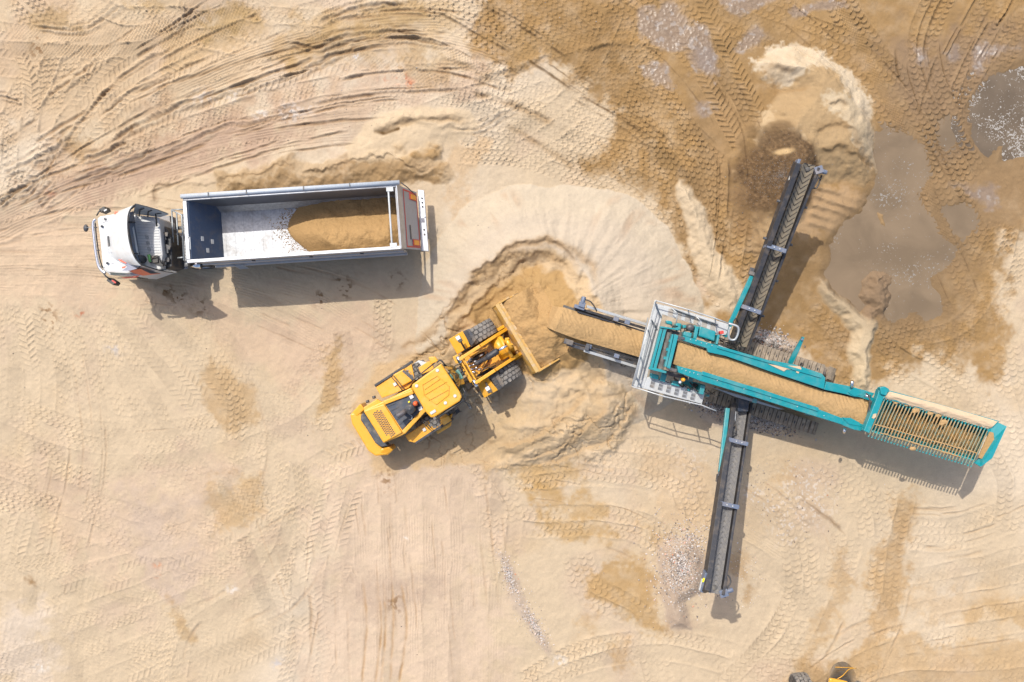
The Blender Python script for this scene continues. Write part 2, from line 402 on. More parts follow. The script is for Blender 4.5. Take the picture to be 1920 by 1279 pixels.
# ochre wet patches
for pl, c, a in [
    ([(560, 30), (700, 0), (830, -10), (860, 40), (800, 100), (640, 110), (540, 140), (500, 110)], (204, 168, 116), .6),
    ([(300, 60), (420, 20), (500, 0), (480, 60), (380, 110), (300, 130)], (210, 175, 126), .6),
    ([(80, 300), (200, 240), (330, 190), (340, 220), (200, 300), (80, 350)], (200, 164, 128), .5),
    ([(1450, 700), (1560, 720), (1600, 750), (1500, 740)], (205, 168, 116), .6),
    ([(918, 866), (1000, 872), (1060, 880), (1100, 872), (1098, 915), (1060, 920), (1010, 940), (980, 905), (930, 890)], OCH, .85),
    ([(1010, 925), (1060, 930), (1140, 940), (1145, 960), (1090, 965), (1010, 950)], OCH, .8),
    ([(1002, 965), (1080, 975), (1140, 985), (1150, 1010), (1060, 1012), (1005, 985)], OCH, .85),
    ([(1095, 1075), (1150, 1060), (1200, 1050), (1225, 1070), (1235, 1130), (1245, 1200), (1215, 1175), (1150, 1150), (1095, 1130)], (202, 162, 104), .95),
    ([(1210, 985), (1270, 1000), (1275, 1040), (1220, 1030)], OCH, .6),
    ([(1600, 920), (1640, 915), (1668, 905), (1690, 905)], OCH, 0.0),
    ([(1695, 918), (1716, 922), (1712, 960), (1702, 1040), (1692, 1110), (1675, 1180), (1640, 1230), (1600, 1290), (1470, 1290), (1490, 1245), (1580, 1225), (1620, 1170), (1622, 1080), (1655, 1000), (1680, 960)], (204, 166, 116), .9),
    ([(1568, 1040), (1590, 1045), (1588, 1090), (1568, 1150), (1535, 1200), (1500, 1240), (1510, 1180), (1545, 1120)], (208, 172, 124), .8),
    ([(1600, 1200), (1700, 1200), (1800, 1215), (1990, 1190), (1990, 1300), (1560, 1300)], (214, 178, 130), .85),
    ([(1690, 1120), (1800, 1110), (1990, 1125), (1990, 1175), (1850, 1160), (1700, 1150)], (218, 184, 140), .6),
    ([(1820, 1140), (1990, 1120), (1990, 1180), (1840, 1165)], (205, 168, 116), .6),
    ([(388, 668), (420, 690), (465, 740), (470, 790), (430, 810), (405, 780), (390, 720)], (202, 164, 112), .7),
    ([(610, 655), (640, 640), (645, 720), (625, 780), (600, 800), (600, 740)], (196, 160, 104), .8),
    ([(395, 905), (470, 910), (488, 950), (470, 990), (420, 1015), (390, 960)], (214, 178, 128), .8),
    ([(310, 1140), (345, 1160), (350, 1200), (330, 1200)], (198, 160, 104), .7),
    ([(38, 1075), (56, 1075), (54, 1092), (42, 1090)], (160, 120, 70), 1),
    ([(1330, 1050), (1390, 1060), (1420, 1100), (1400, 1120), (1385, 1100)], (196, 158, 108), .7),
    ([(1440, 890), (1480, 880), (1495, 900), (1450, 910)], (205, 168, 118), .7),
    ([(700, 15), (770, -10), (800, 30), (760, 60), (650, 70), (560, 110), (520, 130), (560, 90)], (196, 160, 104), .7),
    ([(230, -10), (320, -10), (300, 20), (240, 10)], (205, 170, 116), .7),
    ([(40, 20), (110, 25), (160, 60), (130, 70), (60, 50)], (190, 156, 106), .7),
    ([(350, 50), (430, 20), (480, 10), (470, 40), (400, 70), (370, 80)], (200, 166, 112), .8),
    ([(120, 260), (170, 240), (190, 270), (160, 300), (120, 290)], (192, 156, 108), .7),
    ([(750, 100), (835, 90), (835, 150), (790, 160), (750, 140)], (190, 154, 104), .6),
    ([(925, 82), (1050, 60), (1060, 110), (950, 120)], (186, 150, 100), .8),
    ([(1120, 1220), (1180, 1210), (1195, 1250), (1150, 1275)], (208, 170, 118), .8),
    ([(1090, 1150), (1120, 1160), (1110, 1175), (1080, 1165)], (208, 170, 118), .7)]:
    if a: blob(pl, c, a * .85, 13, 1.3)
# orange and white traces
r2 = np.random.default_rng(5)
for (x, y, c, a, r_) in [(755, 150, (222, 140, 100), .8, 12), (770, 158, (222, 140, 100), .6, 9), (150, 588, (214, 140, 104), .8, 9), (295, 1060, (236, 165, 118), .7, 7),
                         (98, 362, (220, 160, 130), .6, 12), (295, 1080, (236, 170, 125), .6, 6), (720, 150, (220, 160, 125), .5, 10), (670, 108, (240, 232, 225), .9, 7),
                         (545, 212, (238, 226, 214), .7, 22), (575, 205, (238, 226, 214), .5, 16), (490, 215, (238, 226, 214), .6, 14), (385, 185, (235, 222, 208), .6, 22),
                         (440, 180, (235, 222, 208), .5, 18), (78, 1250, (240, 230, 215), .8, 12), (435, 1105, (240, 228, 214), .8, 10), (760, 1012, (246, 240, 232), .8, 5),
                         (1140, 875, (226, 196, 160), .8, 20), (215, 655, (205, 200, 200), .4, 16), (520, 1245, (205, 200, 200), .5, 12), (1050, 1240, (238, 232, 224), .6, 12)]:
    w = win(x - r_ * 3, y - r_ * 3, x + r_ * 3, y + r_ * 3)
    d = np.hypot(PXg[w] - x, (PYg[w] - y) * 1.3) / r_
    paint(w, a * np.exp(-d * d) * sst(-0.2, 0.5, vn(7, int(x), 3, PXa=PXg[w], PYa=PYg[w])) * 1.4, c)

# --- tyre prints
def track(pts, width=28, pitch=11.5, depth=0.030, typ=0, lip=0.02, fade=0.35, seed=0, rut=0.0, cols=3, wetcol=None):
    r = strip(pts, width / 2 + 12)
    if r is None: return
    w, s, t, u = r
    t = t + 2.0 * vn(50, 300 + seed, 2, PXa=PXg[w], PYa=PYg[w])
    v = t / (width / 2); s = s + 1.0 * vn(20, 500 + seed, 2, PXa=PXg[w], PYa=PYg[w])
    inside = (1 - sst(0.94, 1.06, np.abs(v))) * sst(0, 0.03, u) * sst(0, 0.03, 1 - u)
    if typ == 0:                                     # chevron lugs
        ph = s / pitch + 0.75 * np.abs(v) + 0.5 * (v > 0)
        f = np.abs((ph % 1) - 0.5) * pitch
        rel = .45 * np.exp(-(f / 1.3) ** 2) + .75 * ((ph + .5) % 1) ** 3
        rel = np.maximum(rel, 0.6 * np.exp(-(v * width / 2 / 1.6) ** 2))
    elif typ == 1:                                   # scalloped blocks
        cv = (v * 0.5 + 0.5) * cols; ci = np.floor(cv); cf = (cv - ci) * 2 - 1
        ph = s / pitch + 0.5 * (ci % 2) + 0.5 * cf * cf
        f = np.abs((ph % 1) - 0.5) * pitch
        rel = .45 * np.exp(-(f / 1.3) ** 2) + .75 * ((ph + .5) % 1) ** 3
        rel = np.maximum(rel, 0.45 * (np.abs(cf) > 0.88))
    elif typ == 2:                                   # fine ribs along the way
        rel = 0.5 + 0.5 * np.sin(t * 2 * math.pi / 5.0) * 0.8
    else:                                            # small square lugs
        ph = s / 6.5 + 0.5 * ((np.floor(v * 3) % 2)); rel = np.exp(-(np.abs((ph % 1) - 0.5) * 6.5 / 1.4) ** 2) * 0.8
    depth = depth * 1.75
    amp = np.clip(1 - fade + fade * 1.6 * vn(45, 700 + seed, 3, PXa=PXg[w], PYa=PYg[w]) + 0.15, 0.08, 1.25)
    new = rel * depth * amp - 0.3 * depth
    Tr[w] = Tr[w] * (1 - inside) + new * inside
    lp = lip * np.exp(-((np.abs(v) - 1.08) * width / 2 / 3.0) ** 2) * sst(0, .05, u) * sst(0, .05, 1 - u) * np.clip(0.5 + vn(30, 900 + seed, 3, PXa=PXg[w], PYa=PYg[w]), 0, 1.5)
    Tr[w] += lp
    fq = (seed * 37 % 11) / 11.0; Ck[w] *= (1 + (fq * .13 - .085) * inside * np.clip(.6 + vn(70, 960 + seed, 2, PXa=PXg[w], PYa=PYg[w]), 0, 1.4))[..., None]
    if rut: Hm[w] -= rut * inside
    if wetcol is not None: paint(w, inside * np.clip(vn(60, 950 + seed, 3, PXa=PXg[w], PYa=PYg[w]) + 0.35, 0, 1) * 0.6, wetcol)
tc_ = [0]
def sweep(pts, offs, **k):
    """same path laid several times side by side, offsets in px normal to it"""
    for (o, wdt) in offs:
        c = spline(pts, 60); d = np.gradient(c, axis=0); d /= np.linalg.norm(d, axis=1)[:, None] + 1e-9
        q = c + np.stack([-d[:, 1], d[:, 0]], 1) * o; tc_[0] += 1
        track([tuple(p) for p in q], width=wdt, seed=tc_[0], **k)
# smooth striations first (blade / dragged)
for i in range(15):
    x = 600 + i * 24; sweep([(x - 5 + i * 2, 880 + 10 * (i % 3)), (x + i * 1.5, 1050), (x + 12, 1290)], [(0, 24)], typ=2, depth=0.010, lip=0.006, fade=.9)
for i in range(9):
    sweep([(-20, 405 + i * 17), (180, 395 + i * 19), (420, 400 + i * 22)], [(0, 18)], typ=2, depth=0.012, lip=0.008, fade=.9)
for i in range(7):
    sweep([(250 + 30 * i, 520), (380 + 40 * i, 570), (560 + 40 * i, 640 + i * 10)], [(0, 26)], typ=2, depth=0.014, lip=0.006, fade=.8)
for i in range(5):
    sweep([(1380, 900 + i * 30), (1480, 950 + i * 36), (1560, 1080 + i * 30)], [(0, 30)], typ=2, depth=.010, fade=.9)
# upper left fan of haul tracks
UL = [
    [(-30, 420), (150, 300), (330, 210), (520, 150), (720, 110), (930, 100)],
    [(-30, 350), (120, 250), (300, 150), (480, 80), (700, 30), (900, -10)],
    [(-30, 300), (100, 200), (260, 90), (420, -20)],
    [(-20, 90), (90, 100), (210, 75), (330, 10), (420, -30)],
    [(40, -20), (110, 70), (60, 200), (50, 320)],
    [(-30, 390), (200, 330), (420, 250), (640, 190), (880, 170)],
    [(60, 400), (110, 330), (150, 250), (240, 150), (380, 70), (520, 10)],
    [(120, -20), (230, 30), (330, 30), (480, 60), (620, 70)],
]
for i, p in enumerate(UL): sweep(p, [(-34, 30), (0, 30), (34, 30)], typ=(1 if i % 3 else 0), depth=0.034, fade=.45, lip=.028)
sweep([(-30, 440), (180, 350), (380, 290), (600, 250), (760, 240)], [(-20, 26), (14, 26)], typ=2, depth=.02)
sweep([(330, 200), (500, 130), (700, 80), (840, 75), (960, 110)], [(0, 30), (-33, 28)], typ=2, depth=.022)
sweep([(20, 60), (150, 66), (260, 60), (460, 20)], [(0, 26), (30, 24)], typ=3, depth=.03)
sweep([(40, 100), (60, 150), (55, 205)], [(0, 26)], typ=0, depth=.034)
sweep([(600, 10), (700, 60), (820, 90), (930, 150), (1010, 190)], [(0, 26), (60, 26)], typ=3, depth=.03)
# centre top to the right
for p in [[(800, -20), (940, 60), (1080, 150), (1220, 240), (1340, 340)], [(900, -20), (1040, 60), (1180, 170), (1290, 300), (1360, 430)],
          [(850, 200), (980, 230), (1120, 270), (1250, 300), (1320, 380)], [(860, 260), (980, 270), (1080, 300), (1200, 340), (1290, 430)],
          [(1000, -20), (1120, 80), (1230, 200), (1300, 330), (1330, 470), (1390, 560)], [(700, 250), (850, 190), (980, 150), (1120, 100), (1250, 110)],
          [(960, 290), (1060, 230), (1130, 150), (1180, 40), (1200, -20)]]:
    sweep(p, [(-32, 29), (0, 29), (32, 29)], typ=1, depth=0.036, fade=.3)
# right side
for p in [[(1130, -20), (1260, 60), (1350, 160), (1400, 260), (1400, 420), (1380, 540)], [(1230, -20), (1330, 70), (1420, 60), (1540, 90), (1640, 220)],
          [(1420, -20), (1560, 100), (1680, 230), (1760, 400), (1830, 560)], [(1560, -20), (1640, 110), (1740, 260), (1820, 430), (1880, 520)],
          [(1300, -20), (1450, 40), (1600, 90), (1700, 170), (1790, 300)], [(1880, -20), (1800, 120), (1760, 230)], [(1960, -10), (1860, 120), (1790, 230)],
          [(1770, -20), (1730, 80), (1760, 200), (1830, 340)]]:
    sweep(p, [(-15, 28), (15, 28)], typ=1, depth=0.040, fade=.35, cols=2)
sweep([(1260, 20), (1350, 200), (1400, 300)], [(0, 30), (-60, 28)], typ=0, depth=.04, fade=.2)
sweep([(1660, 640), (1780, 620), (1860, 540), (1900, 420)], [(0, 30), (32, 30), (-32, 30)], typ=1, depth=.034, fade=.4)
sweep([(1640, 560), (1700, 640), (1800, 700), (1880, 800)], [(0, 30), (32, 30), (64, 28)], typ=1, depth=.03, fade=.5)
sweep([(1500, 600), (1560, 660), (1600, 760)], [(0, 30), (-32, 30)], typ=1, depth=.028, fade=.5)
sweep([(1560, -20), (1700, 260), (1790, 480)], [(0, 16)], typ=3, depth=.03)
# lower left: old prints everywhere
LL = [[(20, 570), (30, 700), (10, 860), (-30, 960)], [(70, 570), (90, 720), (70, 900), (30, 1050), (20, 1290)], [(120, 575), (150, 720), (160, 880), (120, 1060), (110, 1290)],
      [(180, 580), (230, 700), (300, 830), (420, 960), (560, 1060)], [(240, 570), (330, 680), (420, 800), (460, 930), (520, 1100), (600, 1290)],
      [(300, 560), (400, 650), (470, 760), (480, 880), (400, 980), (250, 1050), (-20, 1100)], [(-30, 760), (150, 830), (350, 830), (560, 760), (640, 640)],
      [(-30, 1180), (200, 1100), (420, 1010), (600, 900), (700, 860)], [(-30, 1250), (200, 1180), (420, 1090), (560, 980)],
      [(60, 1300), (240, 1220), (430, 1140), (600, 1060)], [(240, 1300), (400, 1230), (560, 1150), (640, 1040)],
      [(330, 1300), (360, 1180), (480, 1100), (540, 1000), (560, 860)], [(560, 1300), (590, 1160), (600, 1000), (590, 860)], [(640, 900), (610, 1000), (590, 1100), (600, 1200)],
      [(-30, 900), (150, 960), (300, 1000), (420, 950), (500, 880)]]
for i, p in enumerate(LL): sweep(p, [(-30, 28), (0, 28), (30, 28)], typ=(1, 0, 1)[i % 3], depth=0.024, fade=.5, lip=.008)
for p in [[(720, 560), (715, 640), (700, 700)], [(612, 640), (625, 720), (600, 810)], [(640, 620), (650, 700), (640, 780)], [(740, 720), (800, 670), (880, 640)],
          [(400, 660), (440, 740), (440, 830)], [(380, 1000), (440, 940), (500, 900)]]:
    sweep(p, [(0, 34)], typ=1, depth=.034, fade=.1)
# lower centre and right
for p in [[(880, 900), (1000, 890), (1100, 880), (1200, 890)], [(900, 960), (1010, 980), (1100, 975), (1200, 990), (1300, 1060)], [(1080, 1040), (1110, 1110), (1200, 1160), (1240, 1290)],
          [(1180, 850), (1260, 860), (1300, 960)], [(900, 880), (950, 960), (930, 1100)], [(1090, 870), (1190, 880), (1250, 900)],
          [(980, 1290), (1100, 1230), (1250, 1210), (1380, 1240)], [(1240, 880), (1300, 920), (1330, 1020)]]:
    sweep(p, [(-15, 28), (15, 28)], typ=1, depth=0.026, fade=.5, cols=2)
for p in [[(1690, 910), (1665, 1020), (1650, 1130), (1600, 1240), (1560, 1300)], [(1590, 1000), (1560, 1110), (1520, 1200), (1460, 1300)], [(1500, 1000), (1500, 1120), (1440, 1220), (1360, 1300)],
          [(1420, 860), (1480, 960), (1500, 1080)], [(1540, 870), (1620, 930), (1640, 1010)]]:
    sweep(p, [(-16, 30), (16, 30)], typ=1, depth=0.028, fade=.35, cols=2)
for p in [[(1500, 1300), (1620, 1220), (1760, 1180), (1940, 1150)], [(1560, 1300), (1700, 1260), (1820, 1260), (1940, 1250)], [(1700, 1000), (1800, 1000), (1940, 950)],
          [(1700, 1100), (1820, 1080), (1940, 1050)], [(1860, 820), (1900, 900), (1890, 1000)], [(1880, 640), (1900, 740), (1940, 860)], [(1640, 1150), (1760, 1120), (1940, 1090)]]:
    sweep(p, [(-16, 30), (16, 30)], typ=1, depth=0.022, fade=.55, cols=2)

Tr *= np.clip(1.0 + .7 * vn(130, 97, 4), .3, 1.35)
# --- relief features: strokes (ridge or cut), steps, mounds
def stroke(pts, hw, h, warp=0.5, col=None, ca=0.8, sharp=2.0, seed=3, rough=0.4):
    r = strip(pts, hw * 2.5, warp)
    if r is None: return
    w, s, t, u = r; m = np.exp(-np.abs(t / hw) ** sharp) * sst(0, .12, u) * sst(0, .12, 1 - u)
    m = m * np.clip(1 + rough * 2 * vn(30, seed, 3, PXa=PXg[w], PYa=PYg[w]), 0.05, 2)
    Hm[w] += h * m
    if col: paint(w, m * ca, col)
def scarp(pts, drop, hw=5, back=60, warp=0.7, col=None, ca=.7):
    """ground on the left of travel is higher by drop, easing out over back px"""
    r = strip(pts, back + 4, warp)
    if r is None: return
    w, s, t, u = r; e = sst(0, .15, u) * sst(0, .15, 1 - u)
    t = t + 2.0 * vn(14, 41, 3, PXa=PXg[w], PYa=PYg[w]) + 5 * vn(60, 42, 2, PXa=PXg[w], PYa=PYg[w]); drop = drop * .62; hw = hw * 1.7
    up = (1 - sst(-hw * .5, hw * .5, t)) * np.clip(1 + t / back, 0, 1) ** 1.3
    Hm[w] += drop * up * e
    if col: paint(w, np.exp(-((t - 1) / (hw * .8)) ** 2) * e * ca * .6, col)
def mound(poly, h, edge=30, warp=1.0, col=None, ca=1.0, soft=8, rough=0.0, pw=1.0, keeptr=0.2):
    w, d = sdf(poly, 20, warp); k = np.clip(-d / edge, 0, 1); k = k ** pw; k = k * k * (3 - 2 * k) * 0.5 + k * 0.5
    Hm[w] += h * k * (1 + rough * vn(35, 51, 5, PXa=PXg[w], PYa=PYg[w]))
    Tr[w] *= keeptr + (1 - keeptr) * sst(-3, 5, d)
    if col: paint(w, (1 - sst(-soft, soft * .5, d)) * ca, col)
    return w, d
BR = (150, 118, 82)
for p, hw, h in [([(200, 270), (250, 235), (330, 205), (430, 170), (500, 140)], 6, .10), ([(0, 325), (70, 300), (140, 255)], 6, .10), ([(130, 345), (220, 310), (300, 275)], 5, .09),
                 ([(150, 300), (190, 290), (240, 260)], 6, .1), ([(290, 300), (350, 270), (430, 240), (560, 215)], 5, .07), ([(530, 80), (600, 90), (640, 72), (720, 60), (800, 70)], 6, .12),
                 ([(600, 45), (680, 12), (760, 8)], 7, .12), ([(590, 120), (680, 85), (760, 75), (860, 85)], 5, .09), ([(60, 50), (140, 60), (190, 40), (230, 0)], 5, .08),
                 ([(0, 385), (40, 350), (70, 330)], 7, .10), ([(30, 380), (70, 355), (90, 330)], 6, .1), ([(70, 385), (110, 345)], 6, .09), ([(0, 180), (20, 183), (40, 190)], 5, .1), ([(320, 70), (340, 50), (350, 10)], 5, .1),
                 ([(180, 215), (280, 165), (330, 140)], 5, .06), ([(430, 190), (560, 140), (640, 100)], 5, .06), ([(840, 245), (900, 235), (990, 190)], 5, .06), ([(1500, 930), (1540, 960), (1580, 1000)], 5, .04)]:
    for q_, (ox, oy) in enumerate(((0, 0), (5, 9), (-6, -10))):
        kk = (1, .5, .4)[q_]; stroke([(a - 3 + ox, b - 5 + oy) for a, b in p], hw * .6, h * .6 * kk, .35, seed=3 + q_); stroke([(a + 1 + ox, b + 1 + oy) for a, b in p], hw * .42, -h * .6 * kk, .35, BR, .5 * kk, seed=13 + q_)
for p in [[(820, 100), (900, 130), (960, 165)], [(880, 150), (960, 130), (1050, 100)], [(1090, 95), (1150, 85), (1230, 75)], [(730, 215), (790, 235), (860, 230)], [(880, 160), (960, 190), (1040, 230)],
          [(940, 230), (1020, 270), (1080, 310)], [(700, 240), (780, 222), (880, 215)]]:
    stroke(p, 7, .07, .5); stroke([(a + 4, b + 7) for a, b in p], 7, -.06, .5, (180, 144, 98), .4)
# many shallow sweeping ruts and drag lines that follow the haul paths
rq_ = random.Random(21)
def drags(paths, n, spread, h0, h1, col, ca):
    for i in range(n):
        p = rq_.choice(paths); c = spline(p, 30); a = rq_.uniform(0, .7); b = min(1, a + rq_.uniform(.12, .5)); c = c[int(a * len(c)):max(int(a * len(c)) + 3, int(b * len(c)))]
        if len(c) < 3: continue
        o = rq_.uniform(-spread, spread); d = np.gradient(c, axis=0); d /= np.linalg.norm(d, axis=1)[:, None] + 1e-9; q = c + np.stack([-d[:, 1], d[:, 0]], 1) * o
        q = [tuple(v) for v in q]; hw = rq_.uniform(1.2, 2.8); h = rq_.uniform(h0, h1); sd = rq_.randint(1, 400)
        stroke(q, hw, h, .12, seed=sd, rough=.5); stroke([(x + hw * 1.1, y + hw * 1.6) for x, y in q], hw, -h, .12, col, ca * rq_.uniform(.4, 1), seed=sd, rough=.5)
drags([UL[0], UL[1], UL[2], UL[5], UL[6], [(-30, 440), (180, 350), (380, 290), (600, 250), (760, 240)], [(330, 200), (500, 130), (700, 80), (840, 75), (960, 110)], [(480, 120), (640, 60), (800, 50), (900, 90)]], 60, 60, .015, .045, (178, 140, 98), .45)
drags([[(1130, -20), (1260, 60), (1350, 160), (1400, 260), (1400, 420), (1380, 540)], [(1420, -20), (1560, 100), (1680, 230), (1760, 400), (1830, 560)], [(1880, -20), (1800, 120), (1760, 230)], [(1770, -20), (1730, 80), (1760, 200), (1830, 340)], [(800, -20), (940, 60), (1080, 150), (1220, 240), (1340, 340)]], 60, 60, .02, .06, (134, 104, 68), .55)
drags([[(620, 880), (640, 1050), (650, 1290)], [(760, 880), (770, 1050), (790, 1290)], [(880, 900), (900, 1080), (920, 1290)]], 34, 70, .005, .012, (206, 172, 136), .3)
drags(LL, 22, 40, .005, .015, (206, 172, 136), .25)
drags([[(-20, 470), (200, 480), (420, 500)], [(-20, 430), (180, 400), (420, 420)], [(240, 530), (400, 560), (600, 640)], [(500, 520), (650, 560), (760, 620)]], 40, 50, .005, .016, (200, 164, 126), .35)
drags([[(1690, 910), (1665, 1020), (1650, 1130), (1600, 1240), (1560, 1300)], [(1400, 880), (1500, 960), (1560, 1080)], [(1500, 1300), (1620, 1220), (1760, 1180), (1940, 1150)], [(1700, 1000), (1800, 1000), (1940, 950)], [(900, 880), (1100, 900), (1300, 960)], [(1000, 980), (1150, 970), (1300, 1050)]], 36, 60, .006, .018, (204, 168, 126), .3)
# windrow of loose sand above the lorry
mound([(395, 372), (400, 322), (480, 305), (600, 295), (700, 285), (790, 290), (840, 310), (850, 345), (760, 340), (600, 350), (480, 365)], .20, 22, 1.0, (200, 166, 120), .6, rough=.5)
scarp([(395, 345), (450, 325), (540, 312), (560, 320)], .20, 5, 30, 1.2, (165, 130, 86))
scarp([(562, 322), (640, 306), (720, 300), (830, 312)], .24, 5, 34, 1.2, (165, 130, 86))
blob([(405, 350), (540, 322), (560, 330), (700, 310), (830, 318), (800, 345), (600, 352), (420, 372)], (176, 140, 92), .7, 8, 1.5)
scarp([(290, 385), (295, 355), (325, 350)], .10, 4, 20, .4, BR); scarp([(330, 372), (345, 350), (420, 345)], .08, 4, 20, .4)
# long low mound
mound([(650, 270), (690, 225), (780, 195), (880, 200), (900, 225), (870, 260), (780, 300), (700, 310), (660, 300)], .20, 40, .6, (230, 204, 168), .8)
scarp([(705, 246), (760, 236), (820, 224), (880, 222)], .15, 5, 25, .5, (186, 150, 104))
stroke([(700, 247), (720, 250), (752, 245)], 4, -.07, .2, (130, 100, 62), .8)
stroke([(735, 295), (790, 285), (830, 290)], 14, .12, 1, (196, 160, 112), .7, rough=.8)
blob([(840, 300), (880, 250), (920, 270), (890, 330), (860, 400), (840, 380)], (222, 190, 150), .8, 12)
# the round stockpile: pale apron, dug bowl, fresh heap
cx, cy = 1050, 590
dd = np.hypot(PXg - cx, PYg - cy) + 8 * W1; an = np.arctan2(PYg - cy, PXg - cx)
Rr = 262 + 14 * np.sin(an * 2 + 1) + 6 * np.sin(an * 5)
Rr = np.where(an > 0, Rr * (1 - 0.04 * np.sin(an)), Rr)
pile_in = dd < Rr
k = np.clip((Rr - dd) / 110, 0, 1)
apron = 0.95 * k * (1 - 0.15 * k)
fan = 0.030 * np.clip(vn(8, 61, 3, PXa=an * 90, PYa=dd / 16), -1, 1) * sst(0, .3, k)
Hm += apron + fan; Tr *= 1 - 0.9 * sst(0.0, 0.03, k)
paint(ALLW, sst(0.0, 0.03, k) * 1.0, (224, 205, 178))
paint(ALLW, sst(0.0, .2, k) * sst(0.0, 0.9, vn(9, 62, 3, PXa=an * 90, PYa=dd / 10)) * 0.75 * (1 - sst(.45, 1.0, k)), (210, 178, 146))
paint(ALLW, sst(0.35, .8, k) * .6, (222, 203, 180))
# bowl dug by the loader from the south west
bowl = [(840, 640), (846, 560), (880, 510), (930, 480), (1000, 468), (1070, 480), (1110, 520), (1130, 570), (1120, 640), (1150, 700), (1120, 820), (980, 870), (860, 880), (700, 900), (640, 800), (700, 680)]
w, d = sdf(bowl, 10, .8); kk = sst(0, 14, -d); kq = sst(0, 40, -d); Hm[w] = Hm[w] * (1 - kq) + (Hm[w] * .5) * kq
kk2 = sst(36, 80, -d); Hm[w] = Hm[w] * (1 - kk2) + (Hm[w] * .5) * kk2
paint(w, kk * (1 - sst(60, 120, -d)) * .75, (225, 190, 142))
for p, dr in [([(838, 640), (850, 570), (890, 510), (950, 478), (1010, 466), (1060, 478), (1100, 515)], .18), ([(850, 640), (880, 590), (905, 545), (950, 512), (1000, 500)], .20),
              ([(755, 690), (800, 660), (850, 640), (890, 600)], .14), ([(900, 520), (960, 490), (1020, 488), (1070, 505)], .12), ([(846, 610), (870, 545), (915, 500), (980, 472), (1060, 470), (1110, 500), (1130, 550)], .09), ([(890, 610), (905, 575), (935, 540), (975, 515)], .10), ([(820, 700), (870, 670), (905, 640)], .08), ([(770, 640), (820, 610), (850, 590), (885, 550)], .07), ([(740, 660), (790, 635), (840, 615)], .08),
              ([(1000, 780), (1080, 740), (1150, 745), (1190, 720)], .08), ([(900, 830), (980, 800), (1060, 790)], .10), ([(930, 850), (1010, 830), (1090, 790), (1100, 760)], .09)]:
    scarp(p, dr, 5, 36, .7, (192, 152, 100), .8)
# fresh damp heap at the tail conveyor
hx, hy = 1040, 618
hd = np.hypot((PXg - hx), (PYg - hy)) + 9 * W2
hk = np.clip(1 - hd / 128, 0, 1)
Hm += 1.55 * hk ** 1.0 * (1 + .10 * vn(30, 63, 4)) * sst(1.0, .80, hd / 128 * 0 + 0)  # cone
fresh = [(868, 600), (900, 555), (930, 525), (1000, 503), (1050, 515), (1085, 555), (1095, 600), (1110, 650), (1085, 690), (1050, 705), (1010, 720), (960, 690), (930, 640)]
w, d = sdf(fresh, 20, 1); paint(w, 1 - sst(-8, 4, d), (206, 166, 110)); Tr[w] *= sst(-2, 6, d) * .9 + .1
w, d = sdf(fresh, 20, 1); Hm[w] += (1 - sst(-6, 2, d)) * (.035 * vn(12, 64, 4, PXa=PXg[w], PYa=PYg[w]))
w, d = sdf([(760, 640), (850, 520), (940, 450), (1080, 440), (1160, 520), (1200, 640), (1220, 760), (1140, 880), (960, 900), (820, 900), (720, 780)], 20, 1); kc = sst(0, 40, -d)
for sc_, sd_, am_ in ((46, 101, .07), (22, 102, .035)):
    rn = 1 - np.abs(vn(sc_, sd_, 4, PXa=PXg[w], PYa=PYg[w])); cr_ = sst(.90, 1.0, rn) * sst(-.1, .4, vn(120, sd_ + 5, 2, PXa=PXg[w], PYa=PYg[w])); Hm[w] -= am_ * cr_ * kc; paint(w, cr_ * kc * .45, (176, 138, 92))
Hm[w] += kc * (.03 * vn(18, 104, 5, PXa=PXg[w], PYa=PYg[w]))
mound([(960, 705), (1100, 690), (1200, 735), (1180, 820), (1090, 862), (980, 880), (915, 850), (925, 780)], .42, 60, .8, (222, 192, 150), .55, rough=.12)
for p in [[(905, 880), (985, 862), (1060, 830), (1120, 770), (1150, 735)], [(930, 840), (1000, 815), (1060, 775), (1100, 735)], [(1000, 880), (1090, 850), (1160, 800), (1190, 750)]]: scarp(p[::-1], .16, 5, 34, .6, (190, 152, 104), .7)
# draped ridges south east of the heap
for p in [[(900, 880), (1000, 850), (1080, 790), (1110, 730), (1180, 730)], [(930, 800), (1010, 790), (1060, 750), (1100, 700)], [(1100, 860), (1150, 820), (1180, 780)], [(960, 740), (1030, 740), (1080, 710)]]:
    stroke(p, 13, .10, .8, (232, 204, 166), .5)
blob([(1105, 840), (1150, 830), (1190, 800), (1215, 850), (1180, 870), (1130, 865)], (232, 206, 172), .8, 6)
blob([(905, 700), (950, 720), (1000, 760), (960, 800), (900, 800), (880, 740)], (226, 194, 148), .6, 14)
# pale banks
mound([(1275, 328), (1300, 340), (1325, 390), (1345, 460), (1390, 530), (1400, 575), (1370, 590), (1330, 560), (1300, 500), (1280, 420), (1268, 360)], .28, 26, .8, (228, 204, 170), .95)
mound([(1532, 522), (1550, 520), (1575, 548), (1620, 580), (1642, 605), (1640, 640), (1630, 690), (1620, 740), (1590, 735), (1595, 690), (1588, 620), (1560, 590), (1540, 560)], .30, 18, .8, (228, 204, 168), .95)
stroke([(1390, 470), (1420, 465), (1412, 380)], 3, .05, .5, BR, .4)
